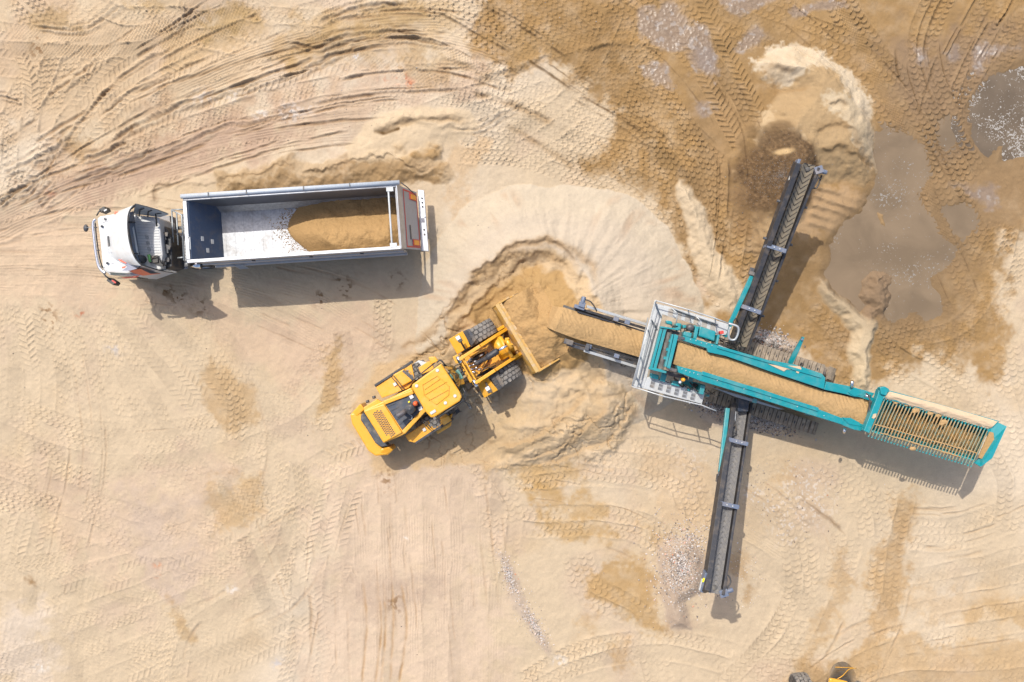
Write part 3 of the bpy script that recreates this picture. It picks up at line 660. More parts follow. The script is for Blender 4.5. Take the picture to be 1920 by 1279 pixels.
# pile at the upper conveyor
NE = [(1415, 115), (1440, 92), (1490, 82), (1540, 95), (1590, 130), (1630, 190), (1645, 260), (1652, 325), (1625, 350), (1570, 345), (1530, 350), (1500, 420), (1450, 470), (1420, 500), (1405, 460), (1420, 330), (1415, 240), (1440, 195), (1465, 170), (1425, 140)]
w, d = mound(NE, .9, 60, .5, (204, 172, 128), .9, rough=.05)
for pl, c in [([(1417, 115), (1440, 92), (1490, 82), (1545, 97), (1592, 132), (1628, 190), (1642, 250), (1652, 325), (1625, 310), (1600, 270), (1590, 225), (1570, 180), (1560, 140), (1520, 128), (1500, 150), (1470, 165), (1440, 140)], (234, 212, 180)),
              ([(1530, 190), (1570, 180), (1600, 210), (1630, 270), (1650, 325), (1600, 290), (1570, 240), (1540, 220)], (228, 204, 168)),
              ([(1420, 205), (1445, 195), (1450, 215), (1430, 240), (1420, 265), (1450, 260), (1480, 250), (1500, 270), (1460, 290), (1422, 275)], (222, 192, 150)),
              ([(1440, 288), (1475, 287), (1470, 300), (1450, 302)], (226, 190, 136))]:
    blob(pl, c, 1.0, 6, .35)
scarp([(1420, 125), (1450, 150), (1465, 172), (1490, 175), (1510, 165)][::-1], .12, 4, 30, .4, (170, 132, 84))
scarp([(1440, 115), (1462, 128), (1485, 142)], .08, 4, 20, .4, (180, 140, 92))
for p in [[(1515, 248), (1550, 252), (1590, 262), (1610, 285)], [(1530, 292), (1560, 295), (1585, 288)], [(1590, 268), (1605, 285), (1650, 320)], [(1535, 205), (1555, 198), (1575, 212)], [(1580, 290), (1620, 305), (1650, 325)]]:
    scarp([(a, b) for a, b in p][::-1], -.14, 5, 26, .8, (158, 122, 78))
for i in range(5): stroke([(1520 - i * 3, 350 + i * 17), (1570, 362 + i * 19), (1640 - i * 12, 385 + i * 20)], 6, .08, .3)
blob([(1510, 340), (1560, 345), (1640, 370), (1600, 410), (1560, 440), (1500, 450), (1480, 420)], (212, 178, 138), .7, 10)
# dark grit heap under the conveyor head
gd = np.hypot(PXg - 1450, (PYg - 338) * .92) + 16 * W2 + 10 * W1; gk = np.clip(1 - gd / 95, 0, 1)
Hm += .5 * gk; Tr *= 1 - .9 * sst(0, .1, gk)
grn = vn(3.2, 66, 2)
paint(ALLW, sst(0, .35, gk) * sst(-.7, .6, vn(22, 67, 3) + gk * 2.2) * .9, (116, 88, 58))
paint(ALLW, sst(0.1, .4, gk) * sst(.25, .9, grn) * .5, (170, 136, 98)); paint(ALLW, sst(0.1, .4, gk) * sst(.3, .9, -grn) * .5, (84, 62, 42))
blob([(1395, 350), (1420, 400), (1440, 470), (1400, 470), (1370, 420), (1370, 370)], (160, 126, 88), .55, 12)
blob([(1470, 440), (1545, 460), (1540, 520), (1470, 600), (1430, 640), (1420, 560)], (166, 132, 88), .55, 14)
paint(win(1440, 286, 1482, 302), (lambda w_: np.exp(-(((PXg[w_] - 1458) / 15) ** 2 + ((PYg[w_] - 293) / 6) ** 2) ** 2))(win(1440, 286, 1482, 302)), (230, 194, 142))
# south side: fine stone spill under the lower conveyor head and screen
GRAV = [([(1232, 1020), (1262, 1002), (1300, 1010), (1322, 1040), (1318, 1110), (1290, 1130), (1300, 1180), (1255, 1185), (1240, 1120), (1232, 1070)], .28),
        ([(928, 1030), (945, 1040), (975, 1100), (1000, 1150), (1035, 1215), (1035, 1235), (1010, 1210), (970, 1150), (940, 1090)], .10),
        ([(1395, 625), (1420, 612), (1460, 625), (1500, 640), (1500, 665), (1475, 680), (1420, 665)], .35),
        ([(1320, 730), (1380, 745), (1480, 770), (1500, 800), (1420, 812), (1340, 800), (1300, 770)], .15)]
for pl, h in GRAV: mound(pl, h, 24, .35, (206, 184, 164), .7)
blob(GRAV[0][0], (190, 160, 134), .35, 22, 1.0)
for x, y, r_ in [(1500, 905, 30), (1450, 950, 20), (1520, 940, 40), (1410, 930, 20), (1480, 990, 30), (1290, 870, 30), (1300, 920, 20)]:
    w = win(x - 60, y - 60, x + 60, y + 60); q = np.exp(-(np.hypot(PXg[w] - x, PYg[w] - y) / r_) ** 2)
    paint(w, q * sst(.35, .7, vn(4, 71, 2, PXa=PXg[w], PYa=PYg[w])), (238, 226, 212)); paint(w, q * .3, (208, 180, 150))
blob([(1200, 850), (1340, 850), (1350, 900), (1330, 1000), (1280, 1000), (1210, 900)], (222, 190, 150), .6, 20)
stroke([(1280, 925), (1330, 922)], 5, .05, .3); stroke([(1540, 1010), (1500, 950), (1440, 900)], 6, .04, .4)
# marks in the lorry's shadow area
for (x, y) in [(640, 530), (650, 545), (335, 560), (375, 575), (310, 545), (745, 525), (600, 560)]:
    w = win(x - 30, y - 30, x + 30, y + 30); q = np.exp(-(np.hypot(PXg[w] - x, PYg[w] - y) / 14) ** 2)
    paint(w, q * sst(.1, .5, vn(7, 72, 3, PXa=PXg[w], PYa=PYg[w])), (140, 104, 66))
for (x, y, rr_) in [(95, 600, 14), (85, 585, 10), (250, 240, 8), (70, 95, 14), (740, 1130, 14), (75, 80, 9), (725, 900, 14), (1430, 460, 8)]:
    w = win(x - 40, y - 40, x + 40, y + 40); q = np.exp(-(np.hypot(PXg[w] - x, (PYg[w] - y) * .6) / rr_) ** 2)
    paint(w, q * sst(.0, .5, vn(7, 73, 3, PXa=PXg[w], PYa=PYg[w])) * .8, (160, 122, 82))
for x0_ in (707, 718, 735, 682, 752): stroke([(x0_, 1090), (x0_ + 3 + 3 * ((x0_ * 7) % 3), 1180), (x0_ - 4, 1290)], 2.5, -.02, .12, (200, 160, 112), .55)

# --- water: basins cut into the sheet
Hm = np.maximum(Hm, -.035)
POND = [(1648, 262), (1668, 248), (1700, 262), (1728, 290), (1738, 330), (1722, 370), (1735, 410), (1770, 455), (1788, 470), (1770, 500), (1740, 520), (1712, 540), (1700, 590), (1675, 600), (1640, 590), (1600, 572), (1570, 545), (1550, 515), (1560, 490), (1555, 465), (1580, 420), (1610, 400), (1640, 362), (1655, 330)]
FOAM = [(1824, 200), (1838, 175), (1880, 140), (1990, 110), (1990, 295), (1905, 290), (1888, 298), (1886, 280), (1905, 248), (1880, 268), (1850, 290), (1835, 270), (1832, 235)]
SM = [[(1765, 238), (1780, 224), (1796, 235), (1798, 262), (1780, 275), (1766, 262)], [(1772, 398), (1800, 392), (1822, 405), (1825, 428), (1805, 438), (1782, 420)],
      [(1715, 545), (1740, 535), (1760, 555), (1762, 585), (1735, 598), (1716, 580)]]
THIN = [[(1200, 30), (1250, 10), (1320, 60), (1360, 110), (1350, 150), (1310, 140), (1290, 100), (1240, 90), (1210, 60)], [(1385, 60), (1430, 50), (1450, 75), (1410, 95), (1385, 80)],
        [(1215, 130), (1260, 120), (1275, 160), (1240, 170)], [(1310, 100), (1350, 95), (1365, 140), (1330, 155)], [(1715, 75), (1745, 70), (1750, 110), (1725, 105)], [(1820, 100), (1850, 80), (1860, 110), (1840, 150), (1820, 140)], [(1480, 10), (1590, 0), (1580, 25), (1500, 35)],
        [(1770, 90), (1795, 85), (1800, 110), (1775, 115)], [(1310, 180), (1345, 190), (1340, 230), (1320, 230)], [(1780, 360), (1880, 350), (1885, 390), (1860, 400)], [(1830, 105), (1900, 95), (1860, 130)], [(1340, -30), (1450, -20), (1420, 20), (1350, 10)]]
for i, pl in enumerate([POND, FOAM] + SM):
    w, d = sdf(pl, 90, .35); e = sst(-16, 22, d); Hm[w] = Hm[w] * e + (1 - e) * (-0.13); Tr[w] *= e
    wr = np.where(d > 0, np.exp(-d / 22) * (1 + .4 * vn(20, 88, 3, PXa=PXg[w], PYa=PYg[w])), 1.0); paint(w, wr * .85, (150, 122, 88))
    w, d = sdf([(1620, 530), (1640, 510), (1665, 515), (1668, 560), (1650, 595), (1625, 590)], 20, 1); Hm[w] += .088 * (1 - sst(-26, 14, d)); paint(w, 1 - sst(-10, 10, d), (166, 138, 108))
w, d = sdf([(1640, 395), (1660, 398), (1664, 430), (1648, 420)], 20, .5); Hm[w] += .12 * (1 - sst(-10, 8, d)); paint(w, 1 - sst(-8, 8, d), (186, 152, 108))
wetness = np.zeros_like(Hm)
for pl in THIN:
    w, d = sdf(pl, 20, 1.2); e = (1 - sst(-10, 6, d)); wetness[w] = np.maximum(wetness[w], e)
    paint(w, e * .6, (168, 150, 138)); paint(w, e * sst(.35, .6, vn(9, 81, 3, PXa=PXg[w], PYa=PYg[w])) * .6, (196, 184, 174))
    Tr[w] *= 1 - .7 * e
# overall grain and small clods
Hm += Tr + 0.006 * vn(5, 91, 2) + .010 * vn(14, 95, 4)
wetlum = Ck.mean(axis=2)
cl = vn(6, 92, 2); Hm += 0.012 * sst(.55, .9, cl) * np.clip(vn(80, 93, 3) + .2, 0, 1)
Ck *= (1 + 0.035 * n3 + 0.03 * vn(30, 94, 4))[..., None]
# raised tread lines slightly lighter, everything else slightly darker
trn = np.clip(Tr / 0.05, -1, 1); Ck *= (1 + 0.05 * sst(0.1, .9, trn) - .03)[..., None]
Ck = np.clip(Ck, 0.01, 0.95)

# ------------------------------------------------------------ build the sheets
GP = (pile_in & (k > 0.02))
gp_id = np.zeros(Hm.shape, np.int8)
gp_id[GP] = 1
w, d = sdf(NE, 20, .7); gp_id[w] = np.where(d < 0, 2, gp_id[w])
gp_id[(gk > 0.03)] = 3
EXT = [23.5, 26, 32, 45, 80, 160, 400]
gx = np.concatenate([[-e for e in EXT[::-1]], xs, EXT]); gy = np.concatenate([[e for e in [16.5, 19, 25, 40, 80, 160, 400][::-1]], ys, [-e for e in [16.5, 19, 25, 40, 80, 160, 400]]])
ne = 7; Hf = np.pad(Hm, ne, mode='edge'); Cf = np.pad(Ck, ((ne, ne), (ne, ne), (0, 0)), mode='edge'); If = np.pad(gp_id, ne, mode='constant')
fr = np.ones_like(Hf); fr[:ne] = 0; fr[-ne:] = 0; fr[:, :ne] = 0; fr[:, -ne:] = 0; Hf = Hf * fr
mean = np.array(lin((224, 196, 164)), np.float32)
for q in range(ne):
    a = (ne - q) / ne
    for s_ in ((q, slice(None)), (-1 - q, slice(None)), (slice(None), q), (slice(None), -1 - q)): Cf[s_] = Cf[s_] * (1 - a) + mean * a
GX, GY = np.meshgrid(gx, gy)
NY, NX = Hf.shape
def ground_sample(px, py):
    a, b = cell(px, py); return float(Hm[min(max(int(b + .5), 0), ny_ - 1), min(max(int(a + .5), 0), nx_ - 1)])
def gz(x, y): return ground_sample(960 + x * S, 640 - y * S)

def sand_material(name='sand'):
    m = bpy.data.materials.new(name); m.use_nodes = True; nt = m.node_tree; n = nt.nodes; l = nt.links; b = n['Principled BSDF']
    at = n.new('ShaderNodeAttribute'); at.attribute_name = 'albedo'
    tc = n.new('ShaderNodeTexCoord')
    nz = n.new('ShaderNodeTexNoise'); nz.inputs['Scale'].default_value = 26; nz.inputs['Detail'].default_value = 6; nz.inputs['Roughness'].default_value = .7
    l.new(tc.outputs['Object'], nz.inputs['Vector'])
    mr = n.new('ShaderNodeMapRange'); mr.inputs['From Min'].default_value = .3; mr.inputs['From Max'].default_value = .7; mr.inputs['To Min'].default_value = .90; mr.inputs['To Max'].default_value = 1.08
    l.new(nz.outputs['Fac'], mr.inputs['Value'])
    vm = n.new('ShaderNodeVectorMath'); vm.operation = 'SCALE'; l.new(at.outputs['Color'], vm.inputs[0]); l.new(mr.outputs[0], vm.inputs['Scale'])
    l.new(vm.outputs[0], b.inputs['Base Color'])
    rg = n.new('ShaderNodeMapRange'); rg.inputs['From Min'].default_value = 0; rg.inputs['From Max'].default_value = 1; rg.inputs['To Min'].default_value = .9; rg.inputs['To Max'].default_value = .28
    l.new(at.outputs['Alpha'], rg.inputs['Value']); l.new(rg.outputs[0], b.inputs['Roughness'])
    b.inputs['Specular IOR Level'].default_value = .25
    bp = n.new('ShaderNodeBump'); bp.inputs['Strength'].default_value = .35; bp.inputs['Distance'].default_value = .02
    nb = n.new('ShaderNodeTexNoise'); nb.inputs['Scale'].default_value = 14; nb.inputs['Detail'].default_value = 8; nb.inputs['Roughness'].default_value = .7
    l.new(tc.outputs['Object'], nb.inputs['Vector']); l.new(nb.outputs['Fac'], bp.inputs['Height']); l.new(bp.outputs[0], b.inputs['Normal'])
    return m
M_SAND = sand_material()
Wf = np.pad(wetness, ne, mode='edge')
idx = np.arange(NY * NX, dtype=np.int64).reshape(NY, NX)
quads = np.stack([idx[:-1, :-1], idx[1:, :-1], idx[1:, 1:], idx[:-1, 1:]], -1).reshape(-1, 4)
fid = If[:-1, :-1].reshape(-1)
V3 = np.stack([GX, GY, Hf], -1).reshape(-1, 3).astype(np.float32)
Cf = np.clip(Cf * np.array([1.0, 1.0, 1.0], np.float32), 0, .98)
lum_ = Cf.mean(-1, keepdims=True); Cf = np.clip(Cf * (lum_ / .58) ** .12, 0, .98)
C4 = np.concatenate([Cf * ALB, Wf[..., None]], -1).reshape(-1, 4).astype(np.float32)
def sheet_obj(name, sel):
    q = quads[sel]; used_, inv = np.unique(q, return_inverse=True); inv = inv.reshape(q.shape)
    me = bpy.data.meshes.new(name); me.vertices.add(len(used_)); me.vertices.foreach_set('co', V3[used_].ravel())
    me.loops.add(inv.size); me.loops.foreach_set('vertex_index', inv.ravel().astype(np.int32))
    me.polygons.add(len(q)); me.polygons.foreach_set('loop_start', np.arange(0, inv.size, 4, dtype=np.int32)); me.polygons.foreach_set('loop_total', np.full(len(q), 4, np.int32))
    me.polygons.foreach_set('use_smooth', np.ones(len(q), bool))
    at = me.attributes.new('albedo', 'FLOAT_COLOR', 'POINT'); at.data.foreach_set('color', C4[used_].ravel())
    me.materials.append(M_SAND); me.update(); me.validate()
    o = bpy.data.objects.new(name, me); COL.objects.link(o); return o
tag(sheet_obj('ground', fid == 0), kind='structure')
tag(sheet_obj('sand_stockpile', fid == 1), 'broad round pale sand stockpile, half dug away, under the screener tail conveyor', 'sand pile')
tag(sheet_obj('sand_mound', fid == 2), 'pale flattened sand mound with broken crusts beside the grey pond', 'sand pile')
tag(sheet_obj('grit_heap', fid == 3), 'small dark brown grit heap under the upper discharge conveyor head', 'gravel pile')

def water(name, poly, z, foam):
    m = bpy.data.materials.new(name + '_surface'); m.use_nodes = True; nt = m.node_tree; n = nt.nodes; l = nt.links; b = n['Principled BSDF']
    b.inputs['Roughness'].default_value = .12; b.inputs['IOR'].default_value = 1.33
    tc = n.new('ShaderNodeTexCoord')
    base = tuple(v * ALB for v in lin((128, 112, 94) if foam > 1 else (150, 129, 104)))
    nz = n.new('ShaderNodeTexNoise'); nz.inputs['Scale'].default_value = .7; nz.inputs['Detail'].default_value = 4; nz.inputs['Distortion'].default_value = .6; l.new(tc.outputs['Object'], nz.inputs['Vector'])
    r1 = n.new('ShaderNodeValToRGB'); r1.color_ramp.elements[0].color = (*[v * .88 for v in base], 1); r1.color_ramp.elements[1].color = (*[v * 1.15 for v in base], 1)
    r1.color_ramp.elements[0].position = .35; r1.color_ramp.elements[1].position = .65; l.new(nz.outputs['Fac'], r1.inputs[0])
    mx = n.new('ShaderNodeMix'); mx.data_type = 'RGBA'; l.new(r1.outputs[0], mx.inputs['A'])
    mx.inputs['B'].default_value = (.30, .275, .245, 1) if foam > 1 else (.225, .20, .17, 1)
    fz = n.new('ShaderNodeTexNoise'); fz.inputs['Scale'].default_value = 7.5 if foam > 1 else 13; fz.inputs['Detail'].default_value = 3 if foam > 1 else 1.5; fz.inputs['Distortion'].default_value = 1.6 if foam > 1 else 0.7
    l.new(tc.outputs['Object'], fz.inputs['Vector'])
    lz = n.new('ShaderNodeTexNoise'); lz.inputs['Scale'].default_value = .55; lz.inputs['Detail'].default_value = 2; l.new(tc.outputs['Object'], lz.inputs['Vector'])
    ad = n.new('ShaderNodeMath'); ad.operation = 'MULTIPLY_ADD'; l.new(lz.outputs['Fac'], ad.inputs[0]); ad.inputs[1].default_value = .5; l.new(fz.outputs['Fac'], ad.inputs[2])
    th = {0: 1.4, 1: .95, 2: .83}[foam]
    rr = n.new('ShaderNodeMapRange'); rr.inputs['From Min'].default_value = th; rr.inputs['From Max'].default_value = th + .03; l.new(ad.outputs[0], rr.inputs['Value'])
    l.new(rr.outputs[0], mx.inputs['Factor']); l.new(mx.outputs['Result'], b.inputs['Base Color'])
    bp = n.new('ShaderNodeBump'); bp.inputs['Strength'].default_value = .08; bp.inputs['Distance'].default_value = .02; wz = n.new('ShaderNodeTexNoise'); wz.inputs['Scale'].default_value = 8
    l.new(tc.outputs['Object'], wz.inputs['Vector']); l.new(wz.outputs['Fac'], bp.inputs['Height']); l.new(bp.outputs[0], b.inputs['Normal'])
    c = np.array(poly, float).mean(axis=0); mb = MB()      # sheet reaches under the banks, the ground makes the shoreline
    rad = [max(math.hypot(p[0] - c[0], p[1] - c[1]) for p in poly if math.cos(math.atan2(p[1] - c[1], p[0] - c[0]) - a) > .5) * 1.0 + 22 for a in [i * math.pi / 16 for i in range(32)]]
    pts = [(c[0] + rad[i] * math.cos(i * math.pi / 16), c[1] + rad[i] * math.sin(i * math.pi / 16)) for i in range(32)]
    pts = [(P(*p).x, P(*p).y) for p in pts]
    mb.prism(pts, z - .02, z)
    return mb.build(name, m)
WZ = -0.05
tag(water('pond_water', POND, WZ, 1), kind='structure'); tag(water('pond_water', FOAM, WZ - .002, 2), kind='structure')
for i, pl in enumerate(SM): tag(water('puddle_water', pl, WZ - .006 - .004 * i, 0), kind='structure')
# ------------------------------------------------------------ tipping lorry (tractor and tub trailer)
truck = empty('tipper_truck', (P(460, 440, 0).x, P(460, 440, 0).y, 0), 'white lorry with a long open aluminium tipping trailer half full of sand', 'truck')
ZR = 2.90; ZF = 1.12
A_, B_, C_, D_ = P(356, 492, ZR), P(752, 466, ZR), P(746, 346, ZR), P(345, 371, ZR)
U = (B_ - A_).normalized(); U = Vector((U.x, U.y, 0)).normalized(); Vv = Vector((-U.y, U.x, 0))
LT = (B_ - A_).length; WT = abs((D_ - A_).dot(Vv)) - .05
def tq(u, v, z): q = A_ + U * u + Vv * v; return Vector((q.x, q.y, z))
th = .07
# long walls lean in slightly to a narrower rounded floor
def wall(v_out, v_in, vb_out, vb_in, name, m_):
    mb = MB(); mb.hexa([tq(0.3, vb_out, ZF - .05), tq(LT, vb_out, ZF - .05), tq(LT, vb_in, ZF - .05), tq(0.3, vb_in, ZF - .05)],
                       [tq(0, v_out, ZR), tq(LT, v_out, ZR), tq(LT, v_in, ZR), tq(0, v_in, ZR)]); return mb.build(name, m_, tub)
tub = MB()
tub.hexa([tq(.30, .0, ZF - .12), tq(LT, .0, ZF - .12), tq(LT, WT, ZF - .12), tq(.30, WT, ZF - .12)], [tq(.30, .0, ZF), tq(LT, .0, ZF), tq(LT, WT, ZF), tq(.30, WT, ZF)])
for i in range(20):                                                # slight cross corrugation of the floor
    u = .75 + i * .36; tub.hexa([tq(u, .12, ZF - .03), tq(u + .07, .12, ZF - .03), tq(u + .07, WT - .12, ZF - .03), tq(u, WT - .12, ZF - .03)], [tq(u + .01, .12, ZF + .008), tq(u + .06, .12, ZF + .008), tq(u + .06, WT - .12, ZF + .008), tq(u + .01, WT - .12, ZF + .008)])
# chamfer along floor edges
for (v0, v1) in ((.07, .30), (WT - .07, WT - .30)):
    tub.add([tq(.35, v0, ZF + .28), tq(LT, v0, ZF + .28), tq(LT, v1, ZF + .004), tq(.35, v1, ZF + .004)], [(0, 1, 2, 3)])
tub = tub.build('trailer_tub', M_ALUIN, truck)
wall(0, th, 0.02, th + .02, 'side_wall', M_ALUSH); wall(WT, WT - th, WT - .02, WT - th - .02, 'side_wall', mat('shaded_aluminium', (.17, .17, .18), .5, metal=.4, dirt=.3, dirtcol=(.10, .09, .08), scale=1.2))  # far wall: shade inside the tub darkened into its colour, plus scrape streaks
mb = MB(); mb.hexa([tq(.62, .03, ZF - .05), tq(.70, .03, ZF - .05), tq(.70, WT - .03, ZF - .05), tq(.62, WT - .03, ZF - .05)], [tq(0, .03, ZR), tq(.08, .03, ZR), tq(.08, WT - .03, ZR), tq(0, WT - .03, ZR)])
fw = mb.build('front_wall', mat('blue_grey_bulkhead', (.085, .12, .19), .5, metal=.2, dirt=.15, dirtcol=DUST), tub)
# rim rails, tarpaulin roll, rear cross bar
rim = MB()
rim.beam(tq(-.08, .02, ZR + .03), tq(LT + .02, .02, ZR + .03), .13, .12); rim.beam(tq(-.02, .09, ZR + .031), tq(-.02, WT - .09, ZR + .031), .15, .115)
rim.beam(tq(-.08, WT - .02, ZR + .03), tq(LT + .02, WT - .02, ZR + .03), .13, .12); rim.build('rim_rail', M_ALU, tub, .02)
cr = MB(); cr.tube([tq(-.12, WT + .07, ZR + .14), tq(2.6, WT + .07, ZR + .135), tq(LT + .12, WT + .06, ZR + .14)], .085, 14); cr.build('rolled_tarpaulin', mat('grey_tarpaulin', (.40, .43, .47), .45, dirt=.12, dirtcol=DUST), tub)
st = MB()
for u in (.9, 2.3, 4.4, 6.1): st.beam(tq(u, WT + .07, ZR + .235), tq(u + .035, WT + .07, ZR + .235), .16, .02)
for u in (2.25, 4.4, 6.3): st.box(tuple(tq(u, -.06, ZR - .35)), (.12, .05, .10)); 
st.each('strap', M_DARK, tub)
cb = MB(); cb.tube([tq(LT - .32, .15, ZR + .06), tq(LT - .32, WT - .18, ZR + .06)], .035, 10)
for v in (.12, WT - .16): cb.box(tuple(tq(LT - .26, v, ZR + .05)), (.26, .16, .12), math.atan2(U.y, U.x))
cb.build('cross_bar', M_GREYW, tub, .01)
# cross ribs seen on the near outer side
rb = MB()
rb.beam(tq(.2, -.035, ZR - .75), tq(LT, -.035, ZR - .75), .05, .05)
rb.beam(tq(.3, .0, ZF - .14), tq(LT, .0, ZF - .14), .12, .16); rb.build('side_rail', M_ALUSH, tub, .008)
pk = MB(); pk.tube([tq(.02, .45, ZR + .10), tq(.10, .45, ZR + .12), tq(.10, .9, ZR + .12), tq(.02, .9, ZR + .10)], .015, 8); pk.build('grab_handle', M_GREYW, tub)
sq = MB()
for (f, v) in ((.36, .92), (.66, .86), (.50, .50)):
    c = tq(.08 + .62 * f, v, ZR - (ZR - ZF) * f + .02); sq.beam(c - Vv * .085, c + Vv * .085, .13, .012, up=(U.x * .95 + 0, U.y * .95, .40))
sq.each('white_sticker', M_WHITE, fw)
# tailgate, sloping out to its foot
tb0, tb1 = P(789, 469, 1.15), P(781, 361, 1.15); tt0, tt1 = tq(LT, -.02, ZR + .05), tq(LT - .02, WT + .02, ZR + .05)
def tg(a, b, o=0.0):       # a: 0..1 across, b: 0..1 down
    top = tt0.lerp(tt1, a); bot = tb0.lerp(tb1, a); n = Vector((.9, 0, .35)).normalized(); return top.lerp(bot, b) + n * o
def tgbox(mb, a0, a1, b0, b1, o0, o1):
    return mb.hexa([tg(a0, b1, o0), tg(a1, b1, o0), tg(a1, b0, o0), tg(a0, b0, o0)], [tg(a0, b1, o1), tg(a1, b1, o1), tg(a1, b0, o1), tg(a0, b0, o1)])
g = tgbox(MB(), 0, 1, 0, 1, -.07, 0).build('tailgate', mat('grey_tailgate', (.36, .355, .36), .5, metal=.2, dirt=.12, dirtcol=DUST, scale=1.5), truck, .01)
fr_ = MB()
tgbox(fr_, 0, 1, -.03, .20, .0, .05); 
fr_.build('top_frame', M_ALU, g, .012)
rd = MB()
for (a0, a1, b0, b1) in ((.03, .97, .30, .335), (.03, .97, .95, .985), (.03, .055, .335, .95), (.945, .97, .335, .95)): tgbox(rd, a0, a1, b0, b1, .004, .008)
rd.build('red_tape_line', M_RED, g)
for a in (.06, .83):
    mk = tgbox(MB(), a, a + .11, .60, .95, .012, .03).build('reflector', M_RED, g); tgbox(MB(), a + .015, a + .095, .65, .90, .03, .036).each('reflector_panel', M_ORANGE, mk) if False else tgbox(MB(), a + .015, a + .095, .65, .90, .032, .038).each('reflector_panel', M_ORANGE, g)
tgbox(MB(), .16, .40, .50, .56, .010, .014).build('label_strip', M_DARK, g)
sm_ = MB(); 
sm_.tube([P(752, 343, 2.9), P(764, 352, 2.6), P(781, 368, 1.9)], .02, 8); sm_.build('tarpaulin_arm', M_DARK, g)
bp_ = MB(); pp(bp_, [(783, 356), (795, 357), (804, 472), (790, 471)], .95, .10); bmp = bp_.build('rear_bumper', M_ALU, truck, .02)
bl = MB()
for yy in (372, 380, 388, 431, 440): bl.cyl(P(790 + (yy - 356) * .07, yy, .95), P(790 + (yy - 356) * .07, yy, .99), .035, 10)
bl.each('bumper_bolt', M_DARK, bmp)
# chassis, wheels
ch = MB()
for v in (.75, 1.60): ch.beam(tq(-3.3, v, .88), tq(LT + .3, v, .88), .10, .24)
for u in (.5, 2, 3.5, 5, 6.5): ch.beam(tq(u, .70, .90), tq(u, 1.66, .90), .10, .10)
ch.build('chassis', M_DARK, truck)
for u in (4.0, 5.3, 6.6):
    for v in (.22, WT - .22): wheel(tq(u, v, .5), Vv, .5, .36, truck)
for u in (-3.25, -.35):
    for v in (.22, WT - .22): wheel(tq(u, v, .5), Vv, .5, .34 if u < -1 else .44, truck)
sg = MB(); sg.beam(tq(1.4, .05, .85), tq(3.4, .05, .85), .05, .45); sg.beam(tq(1.4, WT - .05, .85), tq(3.4, WT - .05, .85), .05, .45); sg.each('side_guard', M_DARK, truck)
tk = MB(); tk.cyl(P(360, 496, .95), P(378, 497, .95), .17, 20); tk.build('air_tank', M_CHROME, truck)
ld = MB()
for k in range(2): ld.beam(tq(1.05 + k * .35, -.10, .35), tq(1.05 + k * .35, -.04, 1.15), .03, .03)
for k in range(6): ld.beam(tq(1.05, -.10 + k * .01, .4 + k * .13), tq(1.40, -.10 + k * .01, .4 + k * .13), .03, .02)
ld.build('side_ladder', M_GALV, truck)

# --- cab
ZC = 2.62                                                        # roof of the cab itself
cab = MB()
cab.prism([tuple(P(x, y, ZC)) for x, y in [(184, 418), (188, 411), (245, 402), (298, 408), (305, 478), (302, 505), (262, 519), (205, 516), (192, 505)]], 1.55, 't')
cab = cab.build('cab', M_WHITE, truck, .06)
# body below: bumper and lower corner
lo = MB(); lo.prism([tuple(P(x, y, 1.06)) for x, y in [(212, 428), (216, 418), (318, 420), (318, 507), (222, 515), (216, 505)]], .68, 't'); lo.build('lower_cab', M_GREYW, truck, .05)
# raised front brow
plate('roof_brow', [(182, 410), (187, 406), (243, 397), (262, 500), (240, 515), (204, 511), (196, 506)], [2.80, 2.82, 3.0, 3.0, 2.86, 2.82, 2.80], .16, M_WHITE, cab, .04)
# wind deflector: shell rising backwards, with side fairings (open behind)
prof = [  # (front px, rear px) stations across the width, top to bottom of picture
    ((222, 396), (254, 384), 3.62), ((212, 404), (246, 391), 3.72), ((205, 414), (241, 402), 3.80), ((203, 432), (239.5, 420), 3.84), ((204, 450), (241, 442), 3.85), ((206, 468), (245, 462), 3.84),
    ((209, 482), (251, 479), 3.80), ((220, 490), (258, 490), 3.72), ((232, 496), (267, 499), 3.60)]
rows = []
for (f, r_, z) in prof:
    row = []
    for k in range(9):
        t = k / 8; zz = 2.86 + (z - 2.86) * math.sin(t * math.pi / 2) ** .85
        row.append(P(f[0] + (r_[0] - f[0]) * t, f[1] + (r_[1] - f[1]) * t, zz))
    rows.append(row)
df = MB(); df.sheet(rows, True, .05); dfo = df.build('wind_deflector', M_WHITE, cab)
edge = MB(); edge.tube(smooth([r[-1] for r in rows], 3), .028, 8); edge.build('deflector_rim', M_BLACK, dfo)
def fairing(top, bot, m_):
    mb = MB(); a = [P(*q) for q in top]; b = [P(*q) for q in bot]; rows_ = [[a[i].lerp(b[i], k / 4) for k in range(5)] for i in range(len(a))]
    mb.sheet(rows_, True, .0)
    n = Vector((0, .04, 0)); mb.sheet([[q + n for q in r] for r in rows_], True); return mb.build('side_fairing', m_, cab)
fairing([(254, 384, 3.62), (275, 389, 3.58), (295, 395, 3.5), (317, 403, 3.4)], [(250, 402, 2.6), (270, 404, 2.6), (292, 407, 2.6), (300, 408, 2.6)], M_GREYW)
sf = fairing([(267, 499, 3.60), (290, 506, 3.35), (312, 511, 3.1), (333, 514, 2.85)], [(255, 505, 2.3), (275, 507, 2.2), (298, 508, 2.1), (318, 509, 2.1)], M_WHITE)
